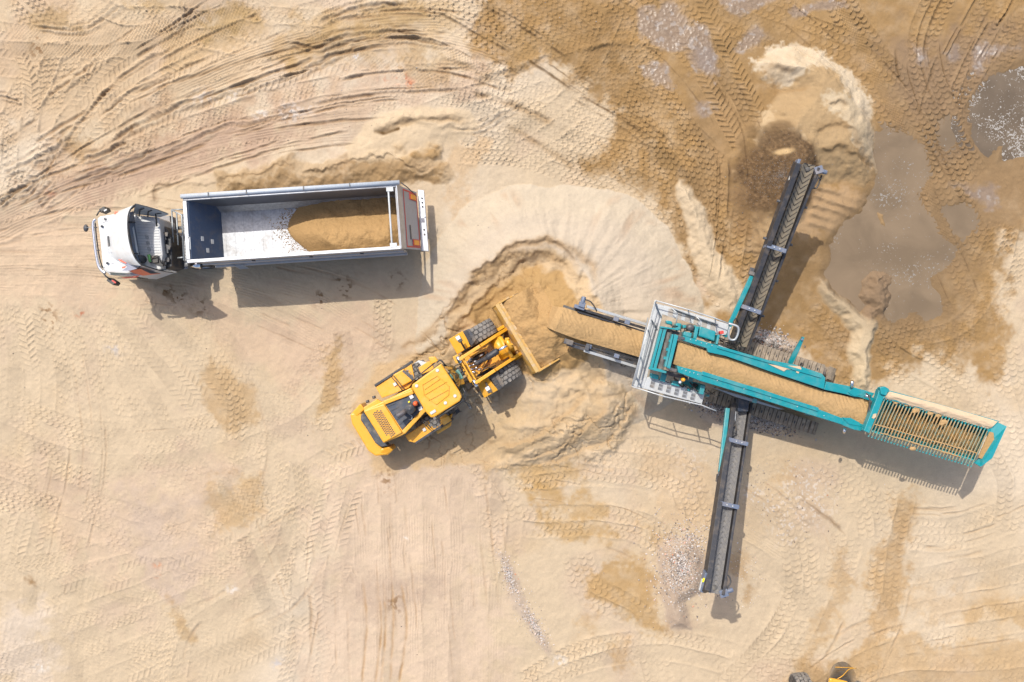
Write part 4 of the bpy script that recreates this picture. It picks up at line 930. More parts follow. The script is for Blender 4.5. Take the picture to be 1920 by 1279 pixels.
# near side of the cab seen below: door panel, window, stripes (proud strips on the side)
def side(pts, off, name, m_):
    """outline on the near side: (u along px x, z); plane y taken along the cab side"""
    mb = MB(); q = []
    for (x, z) in pts:
        yb = 520.5 - (x - 205) * .02 if x > 205 else 518
        p_ = P(x, yb, ZC); q.append(p_ + Vector((0, -off, z - ZC)))
    n = len(q); mb.add(q + [p_ + Vector((0, .03, 0)) for p_ in q], [tuple(range(n)), tuple(range(2 * n - 1, n - 1, -1))] + [(i, (i + 1) % n, n + (i + 1) % n, n + i) for i in range(n)])
    return mb.build(name, m_, cab)
side([(214, 2.35), (248, 2.4), (258, 1.7), (208, 1.65)], .03, 'side_window', M_GLASS)
# painted flashes across the roof corner and the near fairing
plate('paint_flash', [(222, 488), (236, 491), (247, 499), (257, 504), (244, 508), (229, 508), (240, 500), (230, 493)], [3.24] * 8, .02, M_GREYST, cab, 0)
plate('paint_flash', [(221, 486), (238, 492), (236, 495), (226, 491)], 3.26, .02, M_REDW, cab, 0)
plate('paint_flash', [(228, 501), (236, 499), (234, 503), (229, 504)], 3.27, .02, M_REDW, cab, 0)
plate('paint_flash', [(240, 508), (266, 504.5), (302, 513.5), (268, 517.5), (252, 514)], [3.0, 3.1, 2.95, 2.66, 2.66], .02, M_REDW, cab, 0)
plate('paint_flash', [(264, 505), (276, 505.5), (301, 513.2), (282, 513.8)], [3.16, 3.16, 3.0, 3.02], .02, M_BLACK, cab, 0)
plate('paint_flash', [(206, 511.5), (246, 513), (232, 516), (208, 516)], 2.9, .02, M_GLASS, cab, 0)
plate('paint_flash', [(226, 521), (262, 517), (256, 521), (234, 523)], 2.66, .02, M_REDW, cab, 0)
plate('paint_flash', [(215, 397), (229, 397), (229, 401), (214, 402)], 3.07, .02, M_REDW, cab, 0)
plate('roof_slot', [(200.5, 444), (203, 443), (205, 462), (202.5, 463)], 3.0, .05, M_DARK, cab, 0)
rh = MB()
for x, y in [(191, 425), (201, 494), (197, 411)]: rh.cyl(P(x, y, 2.84), P(x, y, 2.90), .045, 14)
rh.each('roof_vent', M_DARK, cab)
# panel seams on the brow
sm2 = MB()
for pts in ([(186, 414), (203, 409)], [(190, 437), (203, 434)], [(193, 440), (197, 470)], [(197, 470), (206, 468)], [(200, 478), (210, 474)], [(203, 491), (212, 489)]):
    sm2.beam(P(*pts[0], 2.965), P(*pts[1], 2.995), .012, .012)
sm2.each('panel_seam', M_RAIL, cab)
# deck behind the deflector: ribs, raised marks, brackets
rf = MB()
for k in range(14):
    y = 410 + k * 5.2; rf.beam(P(258, y + 1, ZC + .012), P(294 + (y - 400) * .1, y + 2, ZC + .012), .03, .02)
rf.build('roof_rib', M_GREYW, cab)
lo2 = MB()
for (x, y) in [(275, 443), (276, 446), (277, 455), (278, 458), (279, 466), (280, 469)]:
    c = P(x, y, ZC + .03); lo2.tube([c + Vector((.055 * math.cos(a), .04 * math.sin(a), 0)) for a in [i * math.pi / 5 for i in range(11)]], .008, 5, False)
lo2.each('raised_mark', M_RAIL, cab)
bk = MB()
for pts in ([(270, 391, 3.45), (262, 395, 3.2), (261, 406, 2.72)], [(285, 394, 3.4), (278, 398, 3.1), (277, 407, 2.72)], [(302, 400, 3.3), (292, 401, 3.0), (294, 425, 2.72)], [(242, 417, 3.6), (253, 417.5, 2.8)], [(247, 476, 3.6), (260, 476, 2.8)], [(252, 388, 3.5), (246, 392, 3.4)]):
    bk.tube([P(*q) for q in pts], .028, 8)
bk.tube([P(249, 396, 2.75), P(252, 430, 2.75), P(259, 490, 2.75)], .02, 8)
bk.each('deflector_bracket', M_BLACK, cab)
gl = MB(); gl.sheet([[P(244, 398, 3.3), P(250, 397, 2.7)], [P(243, 430, 3.3), P(254, 430, 2.68)], [P(250, 470, 3.3), P(260, 470, 2.68)], [P(260, 492, 3.2), P(268, 492, 2.68)]], True, .02); gl.build('inner_panel', M_BLUEG, cab)
# clutter in the near corner
cl_ = MB(); c = P(268, 487, ZC); cl_.lathe([(0, .42), (.10, .42), (.14, .36), (.15, .0)], Matrix.Translation(c), 18); cl_.build('air_horn_drum', M_DARK, cab)
gb = MB(); gb.cyl(P(279, 478, ZC + .15), P(282, 492, ZC + .15), .06, 12); gb.build('green_bottle', M_GREEN, cab)
bx_ = MB(); bx_.box(tuple(P(290, 487, ZC + .08)), (.30, .26, .2), .1); bx_.box(tuple(P(300, 493, ZC + .04)), (.30, .2, .14), -.3)
bx_.tube(smooth([P(284, 486, ZC + .2), P(295, 480, ZC + .3), P(303, 494, ZC + .15), P(312, 499, 2.2)], 4), .02, 6); bx_.build('hose_bundle', M_HOSE, cab)
# light bar, mirrors
lb = MB(); lb.tube(smooth([P(179, 411, 2.72), P(174.5, 420, 2.72), P(176.5, 445, 2.72), P(180, 475, 2.72), P(185, 499, 2.72), P(192, 509, 2.72), P(198, 512, 2.72)], 4), .055, 10); lb.build('roof_bar', M_CHROME, cab)
lb2 = MB(); lb2.tube(smooth([P(178.5, 418, 2.6), P(181, 445, 2.6), P(186, 480, 2.6), P(192, 503, 2.6)], 4), .022, 8)
for a, b in [((176.5, 427), (182, 427)), ((180, 470), (187, 470)), ((186, 500), (193, 500))]: lb2.cyl(P(*a, 2.7), P(*b, 2.7), .02, 8)
lb2.each('bar_bracket', M_DARK, cab)
def mirror(arm, c, size, rot, red=False):
    mb = MB(); mb.tube([P(*q) for q in arm], .028, 8); o = mb.build('mirror_arm', M_BLACK, cab)
    b = MB(); b.box(tuple(P(*c)), size, rot); h = b.build('mirror', M_BLACK, cab, .03)
    e = MB(); e.box(tuple(P(c[0] + .6, c[1] - .4, c[2] + size[2] / 2 + .005)), (size[0] * .5, size[1] * .35, .012), rot); e.build('mirror_light', M_RED if red else M_GREYW, cab)
mirror([(181, 405, 2.5), (186, 397, 2.5), (193, 393, 2.4)], (197, 395, 2.25), (.24, .16, .45), .5)
mirror([(194, 513, 2.5), (199, 519, 2.5), (208, 526, 2.4)], (213, 529, 2.2), (.34, .15, .45), -.6, True)
fm = MB(); fm.tube([P(160, 428, 2.35), P(174, 426, 2.6)], .012, 6); fm.build('mirror_arm', M_RAIL, cab)
fm = MB(); c = P(160, 428, 2.35); fm.lathe([(0, .03), (.09, .02), (.13, -.03), (.12, -.08), (0, -.1)], Matrix.Translation(c) @ Matrix.Diagonal((.7, 1.1, 1, 1)), 18); fm.build('front_mirror', M_DARK, cab)
# behind the cab: equipment, catwalk, frame
eq = MB(); eq.box(tuple(P(312, 420, 1.2)), (.55, .5, .6), .1); eq.build('battery_box', mat('grey_box', (.20, .19, .19), .6, dirt=.2, dirtcol=DUST), truck, .02)
eq = MB(); eq.box(tuple(P(308, 462, 1.1)), (.5, 1.1, .5), .06); eq.box(tuple(P(300, 453, 1.5)), (.16, .66, .3), .06)
for i in range(5): eq.tube(smooth([P(300, 440 + i * 6, 1.75), P(306, 444 + i * 7, 1.95), P(318, 450 + i * 6, 1.5), P(326, 452 + i * 5, 1.1)], 4), .022, 6)
eq.build('air_line_bundle', M_HOSE, truck)
re_ = MB(); pp(re_, [(304, 424), (310, 425), (321, 446), (323, 500), (308, 506)], 2.2, 1.2); re_.build('rear_intake_housing', M_BLACK, truck, .04)
tw_ = MB(); r5 = random.Random(9)
for i in range(7): tw_.box(tuple(P(308 + r5.uniform(-3, 8), 440 + i * 8, 2.3)), (.22, .16, .10), r5.uniform(-.4, .4))
tw_.each('intake_fitting', M_DARK, truck, .01)
cw = MB(); pp(cw, [(320, 444), (344, 440), (352, 504), (322, 508)], 1.02, .05); cwo = cw.build('catwalk', mat('perforated_steel', (.30, .315, .35), .5, metal=.3, dirt=.2, dirtcol=DUST), truck)
hl = MB()
for i in range(7):
    for j in range(16):
        c = P(324 + i * 3.6 + j * .25, 447 + j * 3.7, 1.024); hl.add([c + Vector((.02 * math.cos(a), .02 * math.sin(a), 0)) for a in [k * math.pi / 3 for k in range(6)]], [tuple(range(6))])
hl.build('catwalk_hole', M_BLACK, cwo)
fr2 = MB()
fr2.tube([P(321, 394, 2.0), P(346, 393, 2.0)], .025, 6); fr2.tube([P(322, 395, 2.0), P(325, 455, 2.0)], .03, 6); fr2.tube([P(331, 399, 2.0), P(334, 460, 2.0)], .03, 6)
fr2.tube([P(321, 394, 2.0), P(341, 404, 2.0), P(345, 489, 2.0)], .035, 6); fr2.tube([P(333, 484, 2.0), P(346, 483, 2.0)], .03, 6); fr2.tube([P(327, 440, 1.9), P(344, 438, 1.9)], .02, 6)
fr2.build('guard_frame', M_RAIL, truck)
gr_ = MB(); gr_.beam(P(343, 402, 1.7), P(350, 500, 1.7), .14, .06); g2 = gr_.build('grating_step', M_DARK, truck)
gh = MB()
for k in range(34): gh.beam(P(341.4 + k * .2, 403 + k * 2.8, 1.735), P(344.6 + k * .2, 402.8 + k * 2.8, 1.735), .03, .02)
gh.build('grating_bar', M_GREYW, g2)

# --- sand carried in the trailer
def in_load(u, v):
    a = u / LT; b = v / WT
    f0 = .475 + .055 * math.cos(b * 6.0) * .4 - .045 * math.sin(b * math.pi) + .06 * (1 - b) ** 3
    e = max(0, (a - f0)) / .16; e = min(1, e); cross = math.sin(math.pi * min(1, max(0, b))) ** .8
    tail = 1 - max(0, (a - .93)) / .07 * .35
    from mathutils import noise as N
    n = N.fractal(Vector((u * 1.6, v * 1.6, 3)), .8, 2.1, 5)
    n2_ = N.fractal(Vector((u * 5, v * 5, 9)), .8, 2.1, 4)
    lump = .10 * max(0, math.sin(u * 7.5 + 2 * v)) * math.exp(-((b - .28) / .09) ** 2) if a > .6 else 0
    ridge = math.exp(-((b - .30) / .34) ** 2)
    z = ZF + (.16 + .80 * ridge) * (e ** .8) * tail + .06 * n * e + .022 * n2_ * e - lump * .5 + (0 if e > 0 else -.15)
    return z
rows = []
nu, nv = 170, 100
for i in range(nu):
    u = LT * .40 + (LT * .60 - .09) * i / (nu - 1)
    rows.append([tq(u, .09 + (WT - .18) * j / (nv - 1), in_load(u, .09 + (WT - .18) * j / (nv - 1))) for j in range(nv)])
ls = MB(); ls.sheet(rows, True); lso = ls.build('sand_load', M_LOAD, None, fix=False)
for p_ in lso.data.polygons[:1]: pass
tag(lso, 'heap of damp ochre sand lying in the rear half of the lorry trailer', 'sand')
rr_ = random.Random(4); cr_ = MB()
for i in range(520):
    v = rr_.uniform(.15, WT - .15); b = v / WT
    f0 = .475 + .055 * math.cos(b * 6.0) * .4 - .045 * math.sin(b * math.pi) + .06 * (1 - b) ** 3
    u = LT * f0 + .12 - abs(rr_.gauss(0, .36)); s = rr_.uniform(.008, .026) 
    c = tq(u, v, ZF + s * .5); cr_.add([c + Vector((s * math.cos(a) * rr_.uniform(.6, 1.2), s * math.sin(a) * rr_.uniform(.6, 1.2), 0)) for a in [k * 2 * math.pi / 5 for k in range(5)]] + [c + Vector((0, 0, s))], [(0, 1, 5), (1, 2, 5), (2, 3, 5), (3, 4, 5), (4, 0, 5), (4, 3, 2, 1, 0)])
tag(cr_.build('sand_crumbs', M_LOAD, None), 'loose crumbs of sand scattered on the bare trailer floor', 'sand', kind='stuff')
# ------------------------------------------------------------ wheel loader
HD = math.radians(31.0); FWD = Vector((math.cos(HD), math.sin(HD), 0)); LFT = Vector((-FWD.y, FWD.x, 0))
lp = P(853, 702, 0)
loader = empty('wheel_loader', (lp.x, lp.y, 0), 'yellow wheel loader pushing its wide bucket into the sand stockpile', 'loader')
def WL(p, f, l, z): return P(p[0], p[1], 0) + FWD * f + LFT * l + Vector((0, 0, z))
L_ = loader
# wheels
for (x, y, z) in [(892, 630, .84), (938, 709, .84)]: wheel(P(x, y, z), LFT, .86, .64, L_, 26, 4)
for (x, y, z) in [(767, 706, .82), (817, 786, .82)]: wheel(P(x, y, z), LFT, .84, .60, L_, 26, 4)
# frames
fb = MB(); fb.beam(P(822, 720, .95), P(690, 800, .95), 1.0, .75); fb.build('rear_frame', M_DARK, L_)
fb = MB(); fb.beam(P(868, 695, .95), P(950, 648, .85), 1.15, .60); ff = fb.build('front_frame', M_YEL, L_, .03)
fb = MB(); fb.cyl(P(849, 706, .5), P(849, 706, 1.5), .22, 20); fb.beam(P(835, 714, 1.0), P(872, 692, 1.0), .4, .25); fb.build('pivot_joint', M_DARK, L_)
ax = MB(); ax.beam(P(884, 618, .84), P(944, 722, .84), .3, .34); ax.build('front_axle', M_YELD, L_); ax = MB(); ax.beam(P(768, 706, .82), P(816, 784, .82), .3, .34); ax.build('rear_axle', M_YELD, L_)
# front mudguards
for nm, yl, bk, lamp, arm in (
    ('l', [(841, 637), (868.5, 620.5), (882, 650), (857.5, 665)], [(867.5, 622), (880, 616.5), (893, 638), (883, 649)], (861.5, 637), (872, 655)),
    ('r', [(893, 716), (914, 708), (934, 732), (908, 747)], [(917, 706), (933, 700), (947, 723), (934, 733)], (917, 732), (911, 718))):
    g = plate('mudguard', yl, [1.52, 1.78, 1.78, 1.52], .05, M_YEL, L_, .02)
    plate('mudguard_flap', bk, [1.80, 1.80, 1.80, 1.80] if 0 else [1.80, 1.86, 1.86, 1.80], .07, M_DARK, g, .02)
    hb = MB()
    for k in range(3):
        a = Vector((*bk[0], 0)).lerp(Vector((*bk[3], 0)), (k + .5) / 3); b = Vector((*bk[1], 0)).lerp(Vector((*bk[2], 0)), (k + .5) / 3)
        hb.beam(P(a.x + 1, a.y, 1.845), P(a.x * .45 + b.x * .55, a.y * .45 + b.y * .55, 1.87), .20, .05)
    hb.each('flap_rib', M_CHAR, g, .01)
    pl = MB(); pl.beam(P(arm[0], arm[1], 1.75), P(lamp[0], lamp[1], 2.25), .07, .05); pl.build('lamp_post', M_DARK, L_)
    lm = MB(); lm.box(tuple(P(lamp[0], lamp[1], 2.3)), (.17, .22, .16), HD); hl_ = lm.build('headlight', M_BLACK, L_, .02)
    lm = MB(); lm.box(tuple(P(lamp[0] - 2.5, lamp[1] - 2.8, 2.37)), (.16, .15, .05), HD); lm.build('indicator_lens', M_WHITE, hl_, .01)
# lift arms and linkage
ar = MB()
for a, b in (((861, 675), (951, 617)), ((891, 719), (977, 663))):
    m_ = ((a[0] + b[0]) / 2, (a[1] + b[1]) / 2)
    pts = [P(*a, 2.0), P(m_[0] - 8, m_[1] + 5, 1.95), P(m_[0] + 18, m_[1] - 12, 1.55), P(*b, .75)]
    sub = MB()
    for i in range(3): sub.beam(pts[i], pts[i + 1] + (pts[i + 1] - pts[i]).normalized() * .05, .125, (.34, .40, .36)[i])
    o = sub.build('lift_arm', M_YEL, L_, .015)
    pn = MB()
    for p_ in (pts[0], pts[3]): pn.cyl(p_ - LFT * .14, p_ + LFT * .14, .09, 14)
    pn.each('arm_pin', M_CHROME, o)
cb = MB(); cb.cyl(P(927, 633, 1.35), P(950, 671, 1.35), .24, 24); cb.build('cross_tube', M_YEL, L_)
tw = MB()
for (a, b) in (((860, 670), (889, 722)), ((866, 667), (895, 719))): tw.beam(P(*a, 1.98), P(*b, 1.98), .06, .10)
tw.build('tower_plate', M_YEL, L_, .01)
tp = MB(); 
for (a, b) in (((880, 668), (912, 655)), ((896, 700), (928, 682)), ((905, 690), (916, 668))): tp.beam(P(*a, 1.35), P(*b, 1.30), .10, .35)
tp.beam(P(852, 676, 1.62), P(862, 671, 1.62), .30, .12); tp.build('tower_web', M_YEL, L_, .01)
ty = MB(); ty.tube([P(890, 684, 1.95), P(893, 682, 1.95), P(912, 672, 1.95), P(914, 671, 1.96), P(916, 669.5, 1.97), P(932, 659, 2.02), P(934, 658, 2.02)], [.055, .085, .095, .12, .125, .125, .10], 18); tc = ty.build('tilt_cylinder', M_CHAR, L_)
ty = MB(); ty.tube([P(930, 660, 2.02), P(953, 647, 2.08)], .055, 16); ty.build('piston_rod', M_CHROME, tc)
bc = MB()
for s_ in (-1, 1):
    n = LFT * (.13 * s_)
    q = [P(951, 641, 2.22), P(958, 640, 2.2), P(962, 652, 1.5), P(963, 660, .75), P(957, 661, .80), P(948, 652, 1.5)]
    q0 = [p_ + n - LFT * .03 for p_ in q]; q1 = [p_ + n + LFT * .03 for p_ in q]
    bc.add(q0 + q1, [(0, 1, 2, 3, 4, 5), (11, 10, 9, 8, 7, 6)] + [(i, 6 + i, 6 + (i + 1) % 6, (i + 1) % 6) for i in range(6)])
bc.cyl(P(954, 645, 2.12) - LFT * .2, P(954, 645, 2.12) + LFT * .2, .09, 14); bc.cyl(P(948, 652, 1.5) - LFT * .45, P(948, 652, 1.5) + LFT * .45, .10, 14)
bc.build('bell_crank', M_YEL, L_)
lk = MB(); lk.beam(P(961, 656, .8), P(980, 648, .75), .16, .16); lk.build('bucket_link', M_YELD, L_)
for (a, b) in (((868, 688), (908, 662)), ((884, 712), (922, 690))):
    lc = MB(); lc.tube([P(*a, 1.1), P(*b, 1.25)], .09, 14); lc.build('lift_cylinder', M_CHAR, L_)
ft = MB(); r_ = random.Random(7)
for (x, y) in [(876, 680), (880, 687), (884, 693), (888, 698), (891, 678), (893, 690), (881, 675), (888, 684), (899, 693), (902, 667)]:
    c = P(x, y, 1.55 + r_.random() * .15); a = r_.uniform(0, 3.1); d = FWD * .09 + LFT * r_.uniform(-.03, .03); ft.tube([c - d, c, c + d], [.03, .045, .025], 8)
ft.each('hose_fitting', M_CHROME, ff)
hs = MB()
for (p0, p1, s_) in [((876, 682), (902, 672), 1), ((886, 694), (915, 660), -1), ((868, 690), (850, 702), 1), ((872, 696), (853, 708), -1), ((866, 684), (848, 696), 1), ((900, 700), (925, 690), 1), ((860, 700), (850, 690), 1), ((915, 680), (930, 668), 1)]:
    a, b = P(*p0, 1.5), P(*p1, 1.5); m_ = (a + b) / 2 + LFT * .10 * s_ + Vector((0, 0, .18)); hs.tube(smooth([a, m_, b], 6), .022, 6)
hs.each('hydraulic_hose', M_HOSE, ff)
# bucket: back plate, floor and side cheeks, cutting edge buried in sand
bk = MB()
e0, e1 = P(932, 571, 1.28), P(1008, 698, 1.28)
BF = Vector((-(e1 - e0).normalized().y, (e1 - e0).normalized().x, 0)); 
if BF.dot(FWD) < 0: BF = -BF
prof = [(0.02, 1.28), (-.16, 1.05), (-.25, .75), (-.20, .45), (0.05, .22), (.45, .12), (1.10, .10)]
e0g, e1g = Vector((e0.x, e0.y, 0)), Vector((e1.x, e1.y, 0))
rows = [[e0g.lerp(e1g, k / 8) + BF * f + Vector((0, 0, z)) for k in range(9)] for (f, z) in prof]
bk.sheet(rows, True)
rows2 = [[p_ + (BF * .05 if z > .4 else Vector((0, 0, .05))) for p_ in r] for r, (f, z) in zip(rows, prof)]; bk.sheet(rows2, True)
for a, b in ((0, 0), (1, 1)):
    base = e0g if a == 0 else e1g; q = [base + BF * f + Vector((0, 0, z)) for f, z in prof] + [base + BF * 1.05 + Vector((0, 0, .55)), base + BF * .75 + Vector((0, 0, 1.10))]
    off = (e1g - e0g).normalized() * (.05 if a == 0 else -.05); n = len(q)
    bk.add(q + [p_ + off for p_ in q], [tuple(range(n)), tuple(range(2 * n - 1, n - 1, -1))] + [(i, (i + 1) % n, n + (i + 1) % n, n + i) for i in range(n)])
bko = bk.build('bucket', M_YELD, L_)
lip = MB(); lip.beam(e0 + Vector((0, 0, .02)), e1 + Vector((0, 0, .02)), .15, .05); lip.build('bucket_top_rim', mat('dusty_yellow', (.42, .27, .09), .6, dirt=.8, dirtcol=(.42, .30, .18), scale=6), bko, .01)
lip = MB(); lip.beam(e0 + BF * .13 - Vector((0, 0, .03)), e1 + BF * .13 - Vector((0, 0, .03)), .10, .03); lip.build('spill_guard', M_YELD, bko)
ck = MB(); ck.beam(e1 + BF * .02, e1 + BF * 1.0 - Vector((0, 0, .22)), .06, .05); ck.beam(e0 + BF * .02, e0 + BF * .55 - Vector((0, 0, .12)), .06, .05); ck.each('cheek_rim', M_YELD, bko)
hg = MB()
for f in (.28, .72):
    c = e0g.lerp(e1g, f); hg.beam(c - BF * .42 + Vector((0, 0, .55)), c - BF * .1 + Vector((0, 0, .7)), .12, .5)
hg.each('bucket_hinge', M_YEL, bko, .01)
bs = MB(); rows = []
from mathutils import noise as NZ
for i in range(60):
    row = []
    for j in range(100):
        f = .10 + 1.75 * i / 59; a = j / 99; p_ = e0g.lerp(e1g, .02 + .96 * a) + BF * f
        zz = 1.25 + .28 * math.sin(min(1, i / 40) * 1.5) - .25 * (abs(a - .45) * 2) ** 2.5 + .07 * NZ.fractal(Vector((p_.x * 3, p_.y * 3, 1)), .8, 2.1, 5) + .03 * NZ.noise(Vector((p_.x * 2.5, p_.y * 4, 4)))
        if f > .9: zz -= (f - .9) ** 1.5 * 1.3
        zz = max(zz, gz(p_.x, p_.y) + .015)
        row.append(Vector((p_.x, p_.y, zz)))
    rows.append(row)
bs.sheet(rows, True, .35)
tag(bs.build('bucket_sand', M_LOAD, None), 'damp ochre sand heaped in the yellow loader bucket', 'sand')
# cab
rt = [(827, 682), (862, 735), (866, 745), (862, 753), (814, 783), (808, 784), (797, 772), (780, 742), (772, 728), (772, 722)]
cabL = MB(); pp(cabL, [(824, 686), (862, 743), (812, 779), (777, 725)], 3.12, 1.5); cabL = cabL.build('cab', M_GLASS, L_, .03)
roof = plate('cab_roof', rt, 3.25, .14, M_YEL, cabL, .05)
rs = MB(); hx_ = [(820, 705), (842, 725), (841, 741), (818, 759), (795, 742), (792, 722)]
for i in range(6): rs.beam(P(*hx_[i], 3.262), P(*hx_[(i + 1) % 6], 3.262), .025, .03)
for a, b in (((796, 731), (825, 711)), ((796, 741), (838, 716)), ((803, 752), (841, 731))): rs.beam(P(*a, 3.262), P(*b, 3.262), .022, .03)
rs.build('roof_rib', mat('yellow_seam', (.55, .27, .01), .4, dirt=.1), roof)
rb_ = MB()
for x, y in [(820, 695), (781, 724), (853, 743), (835, 756)]: rb_.cyl(P(x, y, 3.25), P(x, y, 3.285), .06, 14)
rb_.each('roof_bolt', M_GREYW, roof)
sgn = MB(); sgn.box(tuple(P(812, 773, 3.27)), (.22, .10, .04), HD); sgn.build('roof_beacon_base', M_GREYW, roof)
# curved windscreen and pillars
rows = []
for (x0, y0, x1, y1) in [(829, 684, 838, 681), (838, 693, 853, 688), (848, 705, 866, 702), (856, 720, 872, 722), (863, 733, 873, 741), (866, 745, 868, 752)]:
    rows.append([P(x0, y0, 3.1).lerp(P(x1, y1, 1.75), k / 5) + Vector((0, 0, .10 * math.sin(k / 5 * math.pi))) for k in range(6)])
ws = MB(); ws.sheet(rows, True, .03); ws.build('windscreen', mat('tinted_windscreen', (.035, .06, .045), .12, dirt=.35, dirtcol=(.10, .11, .07), scale=4, coat=.6), cabL)
pl = MB(); pl.tube(smooth([P(819, 680, 3.0), P(826, 676, 3.0), P(834, 684, 2.9), P(840, 690, 2.4)], 5), .028, 8); pl.tube([P(866, 744, 3.0), P(873, 752, 2.0)], .03, 8)
pl.tube([P(815, 681, 3.15), P(776, 712, 3.15), P(772, 714, 3.15)], .022, 8); pl.tube([P(818, 785, 3.1), P(871, 750, 3.1)], .045, 8); pl.tube([P(871, 750, 3.1), P(872, 736, 3.1), P(868, 728, 3.1)], .025, 8)
pl.each('cab_guard_rail', M_BLACK, cabL)
seat = MB(); seat.box(tuple(P(856, 706, 2.0)), (.4, .4, .12), HD); seat.build('dash_panel', M_TEALD if 0 else mat('dull_green', (.10, .22, .18), .5, dirt=.2), cabL, .03)
wp = MB(); wp.tube([P(862, 738, 1.9), P(858, 712, 2.4)], .015, 6); wp.build('wiper', M_BLACK, cabL)
# hood
hood = MB(); pp(hood, [(720, 752), (771, 727), (800, 770), (756, 816), (719, 832), (681, 770)], 2.18, 1.0); hood = hood.build('engine_hood', M_YEL, L_, .05)
plate('hood_top', [(681, 771), (720, 758), (754.5, 812), (719, 831)], 2.26, .10, M_YEL, hood, .04)
plate('hood_side_panel', [(681, 765), (706, 749), (719, 756), (683, 772)], 2.12, .2, M_YEL, hood, .03)
rc = plate('engine_bay_cover', [(722, 758.5), (774, 738), (779, 740), (795, 766), (754, 807)], 2.215, .05, mat('dark_blue_cover', (.035, .045, .065), .5, dirt=.12, dirtcol=DUST), hood, .02)
fr_ = MB()
for a, b in (((720, 756), (775, 735)), ((756, 812), (797, 768))): fr_.beam(P(*a, 2.25), P(*b, 2.25), .16, .12)
fr_.each('hood_edge', M_YEL, hood, .03)
rr_ = MB()
for k in range(5): rr_.beam(P(727 + k * 5.5, 763 + k * 8.4, 2.225), P(742 + k * 6, 757 + k * 6.5, 2.225), .015, .02)
rr_.build('cover_rib', M_BLACK, rc)
lv = MB()
for i in range(15):
    for j in range(6):
        if (i < 1 and j < 2): continue
        x = 713 - j * 2.35 + i * 2.0 + (j % 2) * .6; y = 766.5 + j * 1.75 + i * 3.25 + (j % 2) * 1.1
        if j > 3 and i > 12: continue
        c = P(x - 1, y + 1, 2.264); lv.add([c + Vector((.030 * math.cos(a), .030 * math.sin(a), 0)) for a in [k * math.pi / 3 for k in range(6)]], [tuple(range(6))])
lv.build('grille', M_BLACK, hood)
ex = MB(); ex.tube(smooth([P(758, 773, 2.2), P(758, 772, 2.6), P(755, 775, 2.78), P(744, 781, 2.82)], 5), .095, 16); ex.build('exhaust_stack', mat('sooty_metal', (.09, .08, .085), .6, dirt=.1), hood)
ac = MB(); c = P(771, 766, 2.25); ac.lathe([(0, .50), (.05, .50), (.06, .47), (.16, .45), (.19, .40), (.19, 0)], Matrix.Translation(c), 24); ac.build('air_cleaner', M_DARK, hood)
rcap = MB(); rcap.lathe([(0, .12), (.06, .10), (.09, .04), (.09, -.2)], Matrix.Translation(P(779, 757.5, 2.5)), 18); rcap.build('red_cap', M_REDO, hood)
stk = MB()
for x, y in ((771.5, 744.5), (788, 766.5)): stk.box(tuple(P(x, y, 2.25)), (.14, .14, .03), HD)
stk.each('white_plate', M_WHITE, hood)
yc = MB(); yc.box(tuple(P(767, 754, 2.26)), (.07, .05, .05), .6); yc.build('yellow_cap', M_YLAB, hood)
ss = MB(); ss.tube(smooth([P(765, 776, 2.24), P(772, 780, 2.3), P(772, 786, 2.3), P(766, 788, 2.24)], 4), .012, 6); ss.build('guard_wire', M_GREYW, hood)
# radiator bay and counterweight
plate('radiator_bay', [(677, 777), (683, 775), (727, 837), (715, 839), (704, 832), (688, 806), (676, 788)], 1.75, .6, mat('worn_black', (.045, .05, .06), .55, dirt=.3, dirtcol=DUST, scale=3), L_, .04)
cwt = plate('counterweight', [(656, 777), (675, 771), (679, 777), (680, 790), (716, 841), (724, 838), (728, 846), (727, 853), (704, 856), (690, 846), (660, 796)], 1.55, 1.05, M_YEL, L_, .06)
for q, z in (([(657, 777), (676, 757), (684, 768.5), (661, 789)], [1.50, 1.66, 1.66, 1.5]), ([(704, 855.5), (722, 840), (733, 838), (737, 845), (727, 854)], [1.5, 1.66, 1.66, 1.6, 1.5])): plate('counterweight_lobe', q, z, 1.0, M_YEL, cwt, .05)
# rear mudguards, steps, rails
for (q, edge_, z) in (([(704, 726), (772, 683), (778, 714), (766, 728), (716, 747)], ((703, 724), (774, 678)), 1.62), ([(760, 818), (801, 790), (830, 772), (848, 786), (779, 831), (766, 828)], ((779, 832), (850, 785)), 1.62)):
    g = plate('rear_mudguard', q, z, .06, M_YEL, L_, .02)
    eb = MB(); eb.beam(P(*edge_[0], z - .03), P(*edge_[1], z - .03), .10, .16); eb.build('mudguard_edge', M_CHAR, g, .02)
plate('side_box', [(736, 704), (757, 692), (774, 714), (750, 727)], 1.80, .5, M_YEL, L_, .04); plate('side_tread_plate', [(754, 697), (757, 694), (776, 709), (772, 713)], 1.84, .03, M_DARK, L_, .0)
plate('step', [(775, 683), (785, 676), (800, 680), (790, 690)], 1.3, .04, M_GALV, L_, .01)
plate('side_box', [(784, 690), (803, 678), (811, 680), (814, 693), (790, 703)], 1.72, .05, M_YEL, L_, .02)
plate('mirror', [(803, 670), (816, 669), (822, 678), (808, 684)], 1.95, .10, M_YEL, L_, .03)
plate('side_box', [(812, 800), (848, 776), (845, 800), (820, 815)], 1.45, .3, M_YEL, L_, .04)
plate('side_box', [(824, 786), (840, 779), (848, 790), (833, 800)], 1.72, .1, M_YEL, L_, .04)
rl = MB()
for a, b in (((734, 707), (757, 736)), ((738, 705), (760, 733)), ((788, 786), (806, 806)), ((791, 784), (808, 803))): rl.tube([P(*a, 1.95), P(*b, 1.95)], .018, 6)
rl.tube([P(776, 682, 2.0), P(787, 702, 2.0)], .02, 6); rl.tube([P(781, 716, 2.2), P(794, 706, 2.2), P(826, 682, 2.3)], .02, 6)
